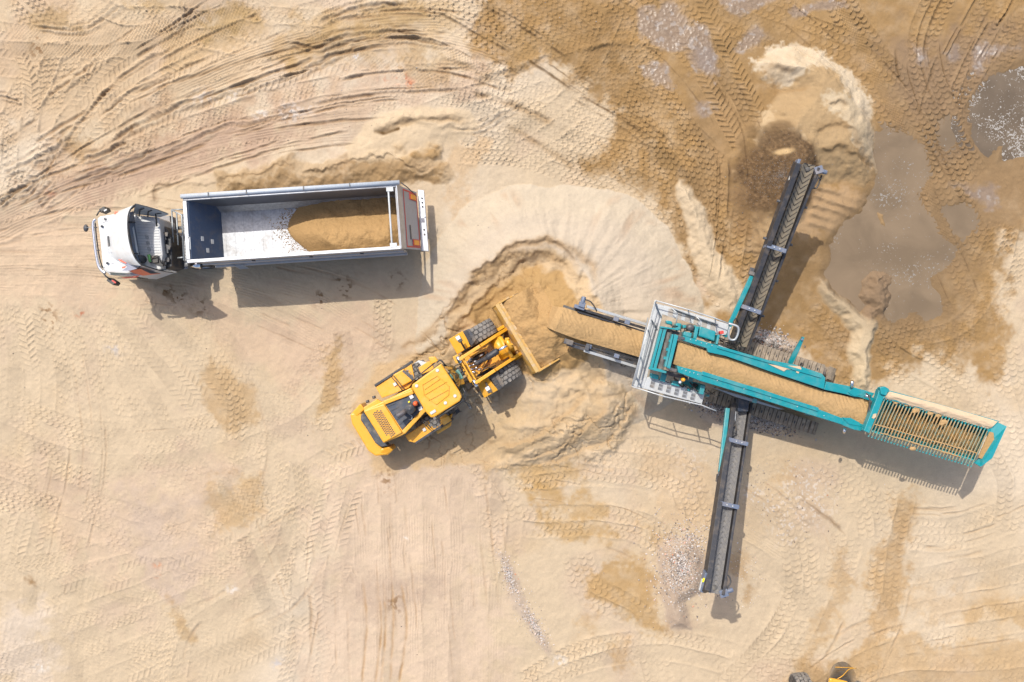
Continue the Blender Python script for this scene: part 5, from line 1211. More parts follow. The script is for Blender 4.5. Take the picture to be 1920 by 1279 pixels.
rl.tube(smooth([P(811, 812, 2.0), P(826, 803, 2.0), P(847, 790, 2.0), P(848, 784, 2.0)], 4), .018, 6)
rl.each('hand_rail', M_BLACK, L_)
wt = MB()
for x, y in ((740.5, 721), (795.5, 806)): wt.box(tuple(P(x, y, 1.66)), (.12, .12, .04), HD)
wt.each('white_plate', M_WHITE, L_)
tl = MB()
for x, y in ((690, 753), (702, 745)): tl.cyl(P(x, y + 3, 1.55), P(x - 1.5, y - 2, 1.55), .07, 12)
tl.each('tail_light', M_DARK, L_)
ld = MB()
for k in range(2): ld.tube([P(851 + k * 7, 770 - k * 5, 1.9), P(857 + k * 7, 778 - k * 5, .6)], .018, 6)
for k in range(3): ld.beam(P(853 + k * 1.6, 772 + k * 2, 1.6 - k * .4), P(860 + k * 1.6, 767 + k * 2, 1.6 - k * .4), .05, .03)
ld.build('access_ladder', M_BLACK, L_)
mr = MB(); mr.tube(smooth([P(869, 752, 2.9), P(876, 757, 2.9), P(880, 762, 2.8)], 4), .018, 6); mr.build('mirror_arm', M_BLACK, L_)
mr = MB(); mr.box(tuple(P(881, 762, 2.6)), (.10, .22, .35), HD); mr.build('mirror', M_BLACK, L_, .02)
# another machine, mostly below the bottom edge of the picture
g2p = P(1535, 1275, 0)
m2 = empty('yellow_machine', (g2p.x, g2p.y, 0), 'yellow machine at the bottom edge, only its dark curved windscreen and one tyre in view', 'loader')
for (x, y) in ((1492, 1285), (1590, 1300), (1475, 1420), (1575, 1435)):
    c = P(x, y, 0); c.z = .8; wheel(c, (1, .1, 0), .80, .60, m2, 26, 4)
bd2 = MB(); bd2.beam(P(1540, 1285, .95), P(1525, 1450, .95), 1.3, .8); bd2.build('chassis', M_DARK, m2, .05)
hd2 = MB(); hd2.beam(P(1528, 1352, 1.8), P(1518, 1440, 1.8), 1.5, .9); hd2.build('engine_hood', M_YEL, m2, .08)
cb2 = MB(); pp(cb2, [(1562, 1283), (1600, 1287), (1596, 1345), (1552, 1340)], 2.75, .5); cb2 = cb2.build('cab', M_GLASS, m2, .05)
rf2 = MB(); pp(rf2, [(1556, 1271), (1590, 1277), (1600, 1300), (1596, 1350), (1550, 1345), (1553, 1290)], 2.95, .14); rf2 = rf2.build('cab_roof', M_YEL, cb2, .06)
rows = []
for k in range(13):
    a = math.pi * (1.0 - k / 12.0); row = []
    for j in range(7):
        t = j / 6; top = Vector((1574 + 20 * math.cos(a), 1281 - 4 * math.sin(a))); bot = Vector((1576 + 27 * math.cos(a) + 3, 1276 - 36 * math.sin(a)))
        q_ = top.lerp(bot, t); row.append(P(q_.x, q_.y, 2.93 - 1.5 * t ** 1.7))
    rows.append(row)
ws2 = MB(); ws2.sheet(rows, True, .03); ws2.build('windscreen', mat('brown_tinted_glass', (.03, .026, .024), .12, dirt=.06, dirtcol=(.20, .16, .12), coat=.5), cb2)
wb2 = MB(); wb2.tube([P(1566, 1250, 2.2), P(1600, 1251, 2.2)], .012, 6); wb2.tube(smooth([P(1570, 1272, 3.0), P(1580, 1266, 3.0), P(1592, 1254, 2.6), P(1606, 1252, 2.3)], 4), .016, 6); wb2.each('screen_bar', M_YEL, cb2)

m2.location.y -= .03
# ------------------------------------------------------------ mobile screener
sc = empty('mobile_screener', (P(1450, 730, 0).x, P(1450, 730, 0).y, 0), 'teal tracked screening machine with hopper, grey walkways and three conveyors', 'screener')
A17 = math.radians(-17.4); SF = Vector((math.cos(A17), math.sin(A17), 0)); SL = Vector((-SF.y, SF.x, 0))
def zb(x): return 3.30 - .75 * (x - 1260) / 360.0 if x < 1620 else 2.55     # feed belt slopes down to the hopper
# crawler tracks
for (a, b) in (((1362, 640), (1545, 698)), ((1350, 748), (1512, 799))):
    tr = bpy.data.objects.new('crawler_track', None)
    p0, p1 = P(*a, .48), P(*b, .48)
    t = MB(); t.beam(p0, p1, .30, .62); to = t.build('crawler_track', M_DARK, sc, .05)
    d = (p1 - p0); Lk = d.length; d.normalize(); sh = MB(); n = int(Lk / .17)
    for k in range(n): sh.beam(p0 + d * (.085 + k * .17) + Vector((0, 0, .36)) - SL * .25, p0 + d * (.085 + k * .17) + Vector((0, 0, .36)) + SL * .25, .145, .06)
    for e, s_ in ((p0, -1), (p1, 1)):
        for j in range(7):
            an = math.pi * (j + .5) / 7; c = e + d * s_ * .38 * math.sin(an) + Vector((0, 0, .36 * math.cos(an))); u = Vector((0, 0, 1)) * math.cos(an) + d * s_ * math.sin(an)
            sh.beam(c - SL * .25, c + SL * .25, .145, .06, up=u)
    for k in range(n): sh.beam(p0 + d * (.085 + k * .17) - Vector((0, 0, .37)) - SL * .25, p0 + d * (.085 + k * .17) - Vector((0, 0, .37)) + SL * .25, .145, .06)
    sh.build('track_shoes', M_TRACK, to)
    hl = MB()
    for k in range(1, n, 2):
        c = p0 + d * (.085 + k * .17) + Vector((0, 0, .395)); hl.beam(c - SL * .05, c + SL * .05, .05, .006)
    hl.build('shoe_slots', M_BLACK, to)
# chassis
ch = MB(); ch.beam(P(1330, 695, 1.25), P(1600, 770, 1.25), .9, .8); ch.build('chassis', mat('dark_teal', (.008, .12, .135), .5, dirt=.2, dirtcol=DUST), sc, .03)
ch = MB()
for (x, y) in ((1400, 680), (1415, 752), (1500, 705), (1515, 775), (1560, 745), (1300, 672), (1295, 712)): ch.beam(P(x, y, 1.0), P(x, y, 2.5), .16, .16)
ch.beam(P(1540, 770, 1.6), P(1628, 800, 1.2), .20, .3); ch.beam(P(1560, 730, 1.6), P(1640, 752, 1.2), .20, .3)
ch.each('support_post', M_TEAL, sc)
# feed belt frame: two long box beams
z = zb
def zz(pts, o=0.0): return [zb(x) + o for x, y in pts]
q = [(1281, 630), (1342, 647), (1422, 672.5), (1490, 684), (1541, 701), (1548, 709), (1545, 730.5), (1448, 698.5), (1361, 668), (1328, 661), (1325, 653.5), (1280, 639)]
pb = plate('side_beam', q, zz(q, .30), .42, M_TEAL, sc, .015)
q = [(1269, 686), (1316, 698.5), (1424, 729), (1534, 767.5), (1580, 785), (1580, 797), (1518, 778), (1410, 743.5), (1314, 715), (1272, 699)]
pc = plate('side_beam', q, zz(q, .30), .42, M_TEAL, sc, .015)
fl = MB(); fl.beam(P(1316, 700, zb(1316) + .33), P(1534, 768.5, zb(1534) + .33), .14, .05); fl.build('beam_flange', M_TEAL, pc, .01)
fl = MB(); fl.beam(P(1345, 651, zb(1345) + .33), P(1540, 707, zb(1540) + .33), .10, .05); fl.build('beam_flange', M_TEAL, pb, .01)
q = [(1440, 683), (1452, 685), (1500, 687), (1503, 692), (1497, 701), (1493, 699), (1493, 694), (1475, 693), (1470, 697), (1455, 690)]
plate('sand_film', q, zz(q, .335), .03, M_PSAND, pb, 0)
q = [(1549, 716), (1597, 725.5), (1640, 738), (1634, 746), (1603, 745), (1587, 740), (1545, 731)]
pe = plate('folding_beam', q, zz(q, .22), .35, M_TEAL, sc, .015)
q = [(1580, 785), (1582, 783), (1628, 800), (1620, 810), (1600, 806), (1578, 797)]
pg = plate('folding_beam', q, zz(q, .22), .35, M_TEAL, sc, .015)
q = [(1580, 784), (1595, 784), (1612, 793), (1616, 800), (1592, 796)]; plate('wing_plate', q, zz(q, .26), .05, M_TEAL, pg, .005)
q = [(1590, 736), (1600, 728), (1625, 733), (1618, 741), (1602, 744)]; plate('wing_plate', q, zz(q, .26), .05, M_TEAL, pe, .005)
cy_ = MB(); cy_.tube([P(1622, 742, 2.95), P(1632, 744, 2.95)], .06, 10); cy_.tube([P(1598, 715, 3.0), P(1597, 727, 2.9)], .06, 10); cy_.tube([P(1584, 805, 2.9), P(1582, 812, 2.8)], .06, 10); cy_.each('hydraulic_ram', M_CHROME, sc)
hs = MB(); hs.tube(smooth([P(1624, 738, 3.0), P(1630, 746, 3.0), P(1631, 762, 3.0), P(1629, 786, 3.0)], 5), .03, 8); hs.tube(smooth([P(1634, 752, 3.0), P(1628, 770, 2.9), P(1624, 798, 2.9)], 5), .03, 8); hs.each('hose', M_HOSE, sc)
bt = MB(); r_ = random.Random(3)
for (a, b) in (((1345, 650), (1540, 706)), ((1290, 634), (1340, 648)), ((1320, 703), (1570, 786)), ((1275, 690), (1312, 701))):
    for k in range(5):
        t_ = (k + .5) / 5; x = a[0] + (b[0] - a[0]) * t_; y = a[1] + (b[1] - a[1]) * t_ + r_.uniform(1, 3); bt.cyl(P(x, y, zb(x) + .30), P(x, y, zb(x) + .345), .016, 8)
bt.each('bolt', M_GREYW, sc)
# end beams at the head of the feeder
for pts, zt, nm in (([(1239, 614), (1243.5, 615), (1223.5, 691), (1219, 689.5)], 3.32, 'head_beam'), ([(1245, 615), (1250.5, 616.5), (1230.5, 692.5), (1225, 691)], 3.32, 'head_beam'),
                    ([(1260, 627), (1263.5, 628), (1250, 689), (1246, 688)], 3.62, 'head_beam'), ([(1265, 627), (1272, 630), (1256.5, 692), (1250.5, 690)], 3.62, 'head_beam')):
    plate(nm, pts, zt, .28, M_TEAL, sc, .01)
plate('head_beam', [(1238, 612), (1272, 617), (1272, 620), (1238, 615)], 3.40, .2, M_TEAL, sc, .01); plate('head_beam', [(1217, 689), (1236, 692), (1250, 697), (1249, 701), (1217, 693)], 3.38, .2, M_TEAL, sc, .01)
plate('head_plate', [(1262, 629), (1284, 633), (1284, 638), (1271, 636)], 3.60, .12, M_DARK, sc, .01); plate('head_plate', [(1252, 688), (1270, 693), (1268, 699), (1250, 693)], 3.60, .12, M_DARK, sc, .01)
rbm = MB(); rows = []
for (a, b) in (((1251, 617), (1231, 694)), ((1254, 617), (1236, 694)), ((1259, 619), (1241, 694)), ((1262, 624), (1246, 690))):
    rows.append([P(a[0] + (b[0] - a[0]) * k / 16, a[1] + (b[1] - a[1]) * k / 16, 3.2 + .06 * math.sin(k * 1.4 + a[0]) - (.12 if a[0] in (1251, 1262) else 0)) for k in range(17)])
rbm.sheet(rows, True, .04); rbm.build('head_belt', M_BELT, sc)
ru = MB(); pp(ru, [(1234, 694), (1246, 694), (1290, 707), (1290, 713), (1250, 704)], 3.05, .05); pp(ru, [(1250, 617), (1282, 625), (1283, 631), (1262, 627)], 3.10, .05); ru.each('rubber_skirt', M_CHAR, sc)
lg = MB()
for k in range(3): c = P(1256.5 - k * 5, 640 + k * 16, 3.5); lg.beam(c - SL * .05, c + SL * .05, .10, .12)
lg.each('lug', M_TEAL, sc)
# sand on the feed belt
def px_strip(left, right, n_u, n_v, crown, seed, am=.03, ripple=True):
    rows = []
    for i in range(n_u):
        t = i / (n_u - 1); a = Vector(left(t)); b = Vector(right(t)); row = []
        for j in range(n_v):
            s_ = j / (n_v - 1); q = a.lerp(b, s_); p_ = P(q.x, q.y, q.z)
            zz_ = crown * math.sin(math.pi * s_) + am * NZ.fractal(Vector((p_.x * 1.8, p_.y * 1.8, seed)), .8, 2.1, 5)
            if ripple:
                w_ = p_.x * 38 + 9 * NZ.noise(Vector((p_.x * 1.3, p_.y * 1.6, seed))) + p_.y * 14
                zz_ += .013 * math.sin(w_) * (.6 + NZ.noise(Vector((p_.x * 2, p_.y * 2, seed + 3))))
            row.append(p_ + Vector((0, 0, zz_)))
        rows.append(row)
    return rows
def poly_at(pts):
    def f(t):
        n = len(pts) - 1; k = min(int(t * n), n - 1); u = t * n - k; a, b = pts[k], pts[k + 1]; return tuple(a[i] + (b[i] - a[i]) * u for i in range(3))
    return f
def zl(pts, o): return [(x, y, zb(x) + o) for x, y in pts]
up = zl([(1272, 639), (1320, 656), (1361, 670), (1448, 700), (1543, 733), (1588, 744), (1618, 748), (1633, 754)], .04)
dn = zl([(1262, 683), (1310, 699), (1352, 711), (1424, 731), (1534, 770), (1566, 785), (1600, 792), (1621, 801)], .04)
fsd = MB(); fsd.sheet(px_strip(poly_at(up), poly_at(dn), 330, 60, .10, 2.0), True, .15)
tag(fsd.build('belt_sand', M_BSAND, None), 'long strip of sand riding between the teal beams up the feed belt', 'sand')
bd = MB(); bd.hexa([P(1262, 640, 2.9), P(1255, 690, 2.9), P(1625, 806, 2.1), P(1632, 752, 2.1)], [P(1268, 638, 3.18), P(1258, 686, 3.18), P(1625, 805, 2.45), P(1632, 752, 2.45)]); bd.build('feed_belt_bed', M_CHAR, sc)
# hopper
plate('hopper_end_beam', [(1652, 728.5), (1662, 729.5), (1666, 733), (1657, 747), (1638, 794), (1630, 813), (1620, 808), (1637, 765), (1645, 744), (1648, 732)], 3.20, .30, M_TEAL, sc, .015)
plate('hopper_end_beam', [(1650, 727), (1659, 725), (1668, 730), (1662, 743), (1652, 740)], 3.32, .25, M_TEAL, sc, .03)
q = [(1662, 731), (1695, 740), (1760, 758), (1873, 790), (1869, 802), (1857, 803), (1656, 747)]
hp = plate('hopper_top_plate', q, 3.22, .12, M_TEAL, sc, .01)
mb = MB(); pts_t, pts_b = [(1669, 734.5), (1720, 747), (1872, 791)], [(1662, 746), (1712, 757), (1765, 775), (1820, 788), (1857, 802), (1868, 800)]
hs_rows = []
for i in range(90):
    t = i / 89; a = Vector((1668 + (1871 - 1668) * t, 734.6 + (791 - 734.6) * t - 1.5 * math.sin(t * 3.14), 0)); b = Vector((1659 + (1858 - 1659) * t, 746 + (803.5 - 746) * t + 2.2 * NZ.noise(Vector((t * 14, 0, 0))), 0))
    hs_rows.append([P(a.x + (b.x - a.x) * s_, a.y + (b.y - a.y) * s_, 3.235 + .07 * math.sin(math.pi * s_) + .025 * NZ.fractal(Vector((i * .13, s_ * 3, 1)), .8, 2, 4)) for s_ in [k / 14 for k in range(15)]])
mb.sheet(hs_rows, True, .08); tag(mb.build('hopper_edge_sand', M_PSAND, None), 'dry pale sand settled along the upper rim of the teal hopper', 'sand')
rp = plate('hopper_wing', [(1872, 793), (1888, 800), (1861, 859.5), (1839, 876), (1828, 869), (1836, 861), (1853, 832), (1852, 806), (1859, 803)], [3.25, 3.45, 3.45, 3.45, 3.2, 3.2, 3.2, 3.2, 3.2], .10, M_TEAL, sc, .01)
plate('sand_patch', [(1856, 810), (1863, 812), (1864, 825), (1858, 836), (1848, 850), (1842, 861), (1835, 859), (1840, 846), (1849, 826)], 3.30, .045, M_LOAD, rp, .0)
plate('sand_patch', [(1638, 777), (1643, 776), (1643, 782), (1638, 786), (1635, 784)], 3.23, .04, M_PSAND, rp, .0)
# hopper body below the grid
hb = MB()
t4 = [P(1656, 748, 3.05), P(1854, 805, 3.05), P(1828, 865, 2.80), P(1634, 808, 2.80)]
b4 = [P(1668, 768, 1.75), P(1838, 812, 1.75), P(1822, 846, 1.75), P(1656, 796, 1.75)]
hb.add(t4 + b4, [(0, 1, 5, 4), (1, 2, 6, 5), (2, 3, 7, 6), (3, 0, 4, 7), (4, 5, 6, 7)])
for i in range(4): pass
hb.build('hopper', M_TEALD, sc, fix=False)
lgs = MB()
for (x, y) in ((1668, 768), (1838, 812), (1822, 846), (1656, 796)): lgs.beam(P(x, y, .05), P(x, y, 1.75), .12, .12)
lgs.each('hopper_leg', M_TEAL, sc)
hsd = MB(); rows = []
for i in range(110):
    t = i / 109; row = []
    for j in range(40):
        s_ = j / 39; a = Vector((1660 + (1848 - 1660) * t, 757 + (810 - 757) * t)); b = Vector((1641 + (1826 - 1641) * t, 806 + (861 - 806) * t)); q_ = a.lerp(b, s_)
        d_ = .22 + .55 * math.sin(math.pi * s_) * (.5 + .5 * math.sin(math.pi * min(1, t * 1.15 + .1)))
        zq = 2.10 + d_ * .75 + .10 * NZ.fractal(Vector((i * .09, j * .09, 5)), .8, 2, 5) + (.18 if .55 < t < .95 else 0) * math.sin(math.pi * s_)
        row.append(P(q_.x, q_.y, zq))
    rows.append(row)
hsd.sheet(rows, True); tag(hsd.build('hopper_sand', loose_sand('brown_hopper_sand', (172, 132, 80), 12, 1.0), None), 'brown sand heaped under the bars inside the teal hopper', 'sand')  # hopper sand is a darker brown than the belt sand
gb = MB(); N_ = 33
for k in range(N_):
    t = k / (N_ - 1); a = (1659 + (1853.5 - 1659) * t, 748 + (804 - 748) * t); b = (1628 + (1820 - 1628) * t, 819.5 + (876 - 819.5) * t)
    gb.beam(P(*a, 3.12), P(*b, 3.02), .034, .055)
gr = gb.each('grid_bar', M_TEALD, sc)
gs = MB(); rg = random.Random(8)
for k in range(N_):
    t = k / (N_ - 1); a = (1659 + (1853.5 - 1659) * t, 748 + (804 - 748) * t); b = (1628 + (1820 - 1628) * t, 819.5 + (876 - 819.5) * t)
    pts, rad = [], []
    for m_ in range(17):
        s_ = .06 + .90 * m_ / 16 * (1 if 3 < k < 32 else 1); pts.append(P(a[0] + (b[0] - a[0]) * s_, a[1] + (b[1] - a[1]) * s_, 3.12 + (3.02 - 3.12) * s_ + .068)); rad.append((.012 + .016 * rg.random() * (1 if 3 < k < 29 else .3)) * (1 if s_ < .75 else .7))
    gs.tube(pts, rad, 6)
tag(gs.build('grid_sand', M_BSAND, None), 'sand clinging in thin lines on top of the hopper grid bars', 'sand', kind='stuff')
cb = MB(); cb.beam(P(1638, 797, 2.93), P(1832, 852, 2.93), .06, .10); cb.beam(P(1634, 809, 2.94), P(1826, 863, 2.92), .06, .10); cb.each('grid_cross_bar', M_TEALD, sc)
cs = MB()
for (a, b) in (((1640, 796), (1832, 850.5)), ((1650, 812), (1800, 857))):
    pts = [P(a[0] + (b[0] - a[0]) * m_ / 30, a[1] + (b[1] - a[1]) * m_ / 30 + rg.uniform(-.6, .6), 3.10) for m_ in range(31)]; cs.tube(pts, [rg.uniform(.015, .035) for _ in pts], 6)
for (x, y, w_) in ((1718, 770, 5), (1714, 773, 3), (1770, 792, 5), (1766, 796, 3), (1760, 780, 4), (1712, 842, 4), (1700, 760, 3), (1745, 776, 4), (1680, 756, 3)):
    M_ = Matrix.Translation(P(x, y, 3.16)) @ Matrix.Diagonal((1.3, .8, .5, 1)); cs.lathe([(0, .07), (w_ * .012, .06), (w_ * .022, .02), (w_ * .024, -.05)], M_, 9)
tag(cs.build('sand_clumps', M_BSAND, None), 'lumps of sand caught across the lower part of the hopper grid', 'sand', kind='stuff')

# --- conveyors
def conveyor(name_, lf, rt_, z0, z1, lft_frame, rgt_frame, nrib, ribm, beltm, trough=.14):
    """lf / rt_: (start, end) px of belt edges; frames: px pairs of side beams"""
    q = []
    belt = MB(); rows = []
    for i in range(25):
        t = i / 24; a = Vector((lf[0][0] + (lf[1][0] - lf[0][0]) * t, lf[0][1] + (lf[1][1] - lf[0][1]) * t)); b = Vector((rt_[0][0] + (rt_[1][0] - rt_[0][0]) * t, rt_[0][1] + (rt_[1][1] - rt_[0][1]) * t)); z_ = z0 + (z1 - z0) * t
        rows.append([P(a.x + (b.x - a.x) * s_, a.y + (b.y - a.y) * s_, z_ + trough * abs(s_ * 2 - 1) ** 1.3) for s_ in [k / 8 for k in range(9)]])
    belt.sheet(rows, True, .03)
    e = rows[-1]; d = (rows[-1][4] - rows[-2][4]).normalized(); belt_o = belt.build('conveyor_belt', beltm, sc)
    rl = MB(); c0, c1 = e[0] - Vector((0, 0, .18)), e[-1] - Vector((0, 0, .18)); mid = (c0 + c1) / 2; mid = mid - d * .12 - Vector((0, 0, .06)); rl.cyl(mid + (c0 - c1) * .45, mid + (c1 - c0) * .45, .13, 18); rl.build('head_drum', M_BELT, sc)
    ret = MB(); ret.sheet([[p_ - Vector((0, 0, .36)) for p_ in (r[0], r[-1])] for r in rows], True, .02); ret.build('return_belt', M_BELT, belt_o)
    rb = MB()
    for k in range(nrib):
        t = (k + .5) / nrib; 
        def at(s_, dt):
            tt = min(1, max(0, t + dt)); a = Vector((lf[0][0] + (lf[1][0] - lf[0][0]) * tt, lf[0][1] + (lf[1][1] - lf[0][1]) * tt)); b = Vector((rt_[0][0] + (rt_[1][0] - rt_[0][0]) * tt, rt_[0][1] + (rt_[1][1] - rt_[0][1]) * tt))
            return P(a.x + (b.x - a.x) * s_, a.y + (b.y - a.y) * s_, z0 + (z1 - z0) * tt + trough * abs(s_ * 2 - 1) ** 1.3 + .012)
        for sgn in (0, 1):
            pts = [at(.5 + (.44 * u if sgn else -.44 * u), 1.1 / nrib * u) for u in (0.02, .35, .7, 1)]; rb.tube(pts, .011, 5)
    rb.build('belt_ribs', ribm, belt_o)
    for fr, w_, h_, m_ in ((lft_frame, .18, .50, M_CHAR), (rgt_frame, .09, .30, M_CHAR)):
        f = MB(); ex_ = .27 if fr is lft_frame else .06; a, b = P(*fr[0], z0 + ex_), P(*fr[1], z1 + ex_); f.beam(a, b, w_ if len(fr) < 3 else fr[2], h_); fo = f.build('conveyor_frame', m_, sc, .012)
        g2 = MB(); dd_ = (b - a); n_ = int(dd_.length / 1.4)
        for k in range(1, n_): g2.cyl(a + dd_ * k / n_ - Vector((0, 0, .12)) + dd_.cross(Vector((0, 0, 1))).normalized() * .06, a + dd_ * k / n_ - Vector((0, 0, .12)) + dd_.cross(Vector((0, 0, 1))).normalized() * (.20 if fr is rgt_frame else -.20), .05, 10)
        g2.each('idler_end', M_DARK, fo)
    id_ = MB()
    for i in range(2, 24, 2):
        r = rows[i]; id_.cyl(r[0] - Vector((0, 0, .12)), r[4] - Vector((0, 0, .06)), .045, 8); id_.cyl(r[4] - Vector((0, 0, .06)), r[-1] - Vector((0, 0, .12)), .045, 8)
    id_.each('idler_roller', M_DARK, sc)
    return belt_o
conveyor('up', ((1380, 648), (1507, 306)), ((1400, 652), (1529, 311)), 1.55, 4.0, ((1371, 646), (1495, 306)), ((1400, 655), (1534, 314)), 33, M_CHAR, M_BELTS)
conveyor('down', ((1381, 748), (1327, 1111)), ((1404, 750), (1350, 1115)), 1.35, 4.45, ((1373, 760), (1322, 1110)), ((1407, 758), (1354, 1117)), 36, M_RIB, mat('grey_belt', (.13, .125, .125), .75, dirt=.4, dirtcol=(.22, .20, .17), scale=8))
def clampbar(a, b, z_):
    q0, q1 = P(*a, z_), P(*b, z_); m_ = MB(); m_.beam(q0 + Vector((0, 0, .08)), q1 + Vector((0, 0, .08)), .15, .04); m_.beam(q0 - Vector((0, 0, .30)), q0 + Vector((0, 0, .06)), .14, .05, up=q1 - q0); m_.beam(q1 - Vector((0, 0, .30)), q1 + Vector((0, 0, .06)), .14, .05, up=q1 - q0)
    o = m_.build('cross_bracket', M_BLUEG, sc, 0); bb = MB()
    for t in (.35, .65): c = q0.lerp(q1, t) + Vector((0, 0, .13)); bb.cyl(c, c + Vector((0, 0, .02)), .025, 8)
    bb.each('bracket_bolt', M_GREYW, o)
clampbar((1437, 461), (1472, 472), 3.35); clampbar((1391, 575), (1425, 587), 2.55); clampbar((1367, 824), (1401, 833), 2.45); clampbar((1349, 943), (1384, 951), 3.45)
# heads: motor, guard plates, hoses
for (mc, me, gc, ge, hp_, z_) in (((1534, 320), (1550, 324), (1497, 300), (1482, 340), [(1528, 328), (1538, 336), (1540, 330), (1532, 352), (1520, 352)], 4.0), ((1356, 1112), (1374, 1106), (1323, 1072), (1314, 1108), [(1362, 1105), (1370, 1092), (1366, 1080), (1358, 1078)], 4.4)):
    mo = MB(); mo.box(tuple(P(*mc, z_ + .05)), (.30, .26, .22), .3); mo.cyl(P(*mc, z_), P(*me, z_), .08, 16); mo.build('drive_motor', M_BLUEG, sc, .01)
    gp_ = MB(); gp_.beam(P(*gc, z_ + .12), P(*ge, z_ + .05), .10, .36); go = gp_.build('head_guard', M_BLUEG, sc, .015)
    yl_ = MB(); c = P(gc[0] + (ge[0] - gc[0]) * .35, gc[1] + (ge[1] - gc[1]) * .35, z_ + .305); yl_.beam(c, c + (P(*ge, 0) - P(*gc, 0)).normalized() * .14 + Vector((0, 0, -.01)), .06, .03); yl_.build('warning_label', M_YLAB, go)
    tm = MB(); c = P(*ge, z_ + .08); tm.beam(c - (P(*ge, 0) - P(*gc, 0)).normalized() * .42, c, .17, .14); tm.build('belt_tensioner', M_GALV, go, .02)
    ho = MB(); ho.tube(smooth([P(x, y, z_ - .05 - i * .05) for i, (x, y) in enumerate(hp_)], 5), .028, 8); ho.build('hose', M_HOSE, sc)
hd = MB(); hd.beam(P(1532, 330, 3.9), P(1520, 354, 3.8), .12, .3); hd.build('head_plate', M_CHAR, sc, .02)
hd = MB(); hd.beam(P(1360, 1085, 4.3), P(1357, 1120, 4.4), .10, .3); hd.build('head_plate', M_CHAR, sc, .02)
# teal stays
sy = MB(); sy.beam(P(1410, 518, 2.7), P(1358, 632, 2.3), .17, .14); sy.build('conveyor_stay', M_TEAL, sc, .02)
sy = MB(); sy.beam(P(1364, 766, 2.0), P(1350.5, 886, 2.6), .16, .14); sy.build('conveyor_stay', M_TEAL, sc, .02)
ja = MB(); ja.beam(P(1405, 512, 2.75), P(1424, 518, 2.8), .14, .14); ja.beam(P(1411, 503, 2.75), P(1407, 516, 2.75), .16, .12); ja.build('stay_bracket', M_DARK, sc, .01)
ja = MB(); ja.beam(P(1346, 889, 2.7), P(1361, 891, 2.8), .14, .14); ja.beam(P(1348, 890, 2.6), P(1346, 904, 2.6), .16, .12); ja.build('stay_bracket', M_DARK, sc, .01)
# tail conveyor, feeding the stockpile
tz0, tz1 = 1.25, 2.05
bd = MB(); pp(bd, [(1211, 622), (1196, 674), (1040, 619), (1057, 572)], [1.2, 1.2, 1.88, 1.88], .05); bd.build('conveyor_belt', M_BELT, sc)
dr = MB(); dr.cyl(P(1050, 590, 1.72), P(1040, 620, 1.72), .17, 16); dr.build('head_drum', M_BELT, sc)
for (a, b, w_) in (((1080, 578), (1212, 617), .09), ((1082, 585), (1212, 625), .06), ((1062, 640), (1196, 676), .07), ((1064, 646), (1190, 683), .12)):
    f = MB(); f.beam(P(*a, 1.95), P(*b, 1.30), w_, .22); f.build('conveyor_frame', M_DARK if w_ > .1 else M_CHAR, sc, .01)
f = MB(); f.beam(P(1100, 575, 2.0), P(1212, 609, 1.5), .10, .10); f.beam(P(1095, 658, 1.95), P(1192, 688, 1.5), .10, .10); f.each('side_rail', M_GALV, sc, .01)
for (x, y) in ((1176, 605), (1155, 599), (1104, 650), (1156, 668)):
    g_ = MB(); g_.box(tuple(P(x, y, 1.95)), (.2, .16, .2), A17); g_.build('clamp', M_BLUEG, sc, .02)
mo = MB(); mo.box(tuple(P(1091, 572, 2.1)), (.24, .2, .25), A17); mo.cyl(P(1092, 570, 2.15), P(1095, 557, 2.15), .09, 16); mo.box(tuple(P(1086, 577, 2.0)), (.4, .14, .3), A17); mo.build('drive_motor', M_BLUEG, sc, .015)
g_ = MB(); g_.box(tuple(P(1066, 642, 2.05)), (.35, .2, .3), A17); g_.box(tuple(P(1101, 652, 2.0)), (.16, .25, .25), A17); g_.each('head_guard', M_DARK, sc, .02)
ho = MB(); ho.tube(smooth([P(1097, 562, 2.2), P(1107, 566, 2.3), P(1115, 576, 2.2), P(1119, 584, 2.0)], 5), .025, 8); ho.build('hose', M_HOSE, sc)
tt_ = [(1212, 625, 1.55), (1170, 612, 1.65), (1120, 597, 1.80), (1085, 586, 1.95), (1058, 577, 2.02), (1047, 576, 1.80), (1036, 574, 1.3)]
uu_ = [(1198, 670, 1.55), (1160, 659, 1.65), (1110, 645, 1.80), (1074, 634, 1.95), (1040, 621, 2.02), (1029, 616, 1.80), (1018, 610, 1.3)]
ts = MB(); ts.sheet(px_strip(poly_at(tt_), poly_at(uu_), 190, 60, .12, 7.0, .035), True, .12)
tag(ts.build('conveyor_sand', M_BSAND, None), 'thick sand layer pouring off the wide tail conveyor onto the stockpile', 'sand')
# --- walkways and rails
ZW = 2.45
W_ = [(1231, 566), (1243, 569), (1213, 709), (1206, 728), (1186, 726)]
wk = plate('walkway', [(1228, 569), (1246, 574), (1240, 600), (1213, 708), (1206, 729), (1187, 725)], ZW, .08, M_GALV, sc, .01)
sl_ = MB()
for (a, b) in (((1222, 604), (1197, 712)), ((1231, 606), (1203, 712)), ((1215, 596), (1191, 712))): sl_.beam(P(*a, ZW + .03), P(*b, ZW + .03), .035, .06)
sl_.each('plank_joint', M_RAIL, wk)
wu = plate('walkway', [(1246, 573), (1300, 588), (1368, 609), (1362, 628), (1350, 630), (1300, 608), (1242, 590)], ZW - .004, .08, M_GALV, sc, .01)
wd = plate('walkway', [(1206, 729), (1213, 709), (1220, 706), (1275, 722), (1322, 736), (1316, 758), (1270, 746)], ZW - .004, .08, M_GALV, sc, .01)
sp = MB()
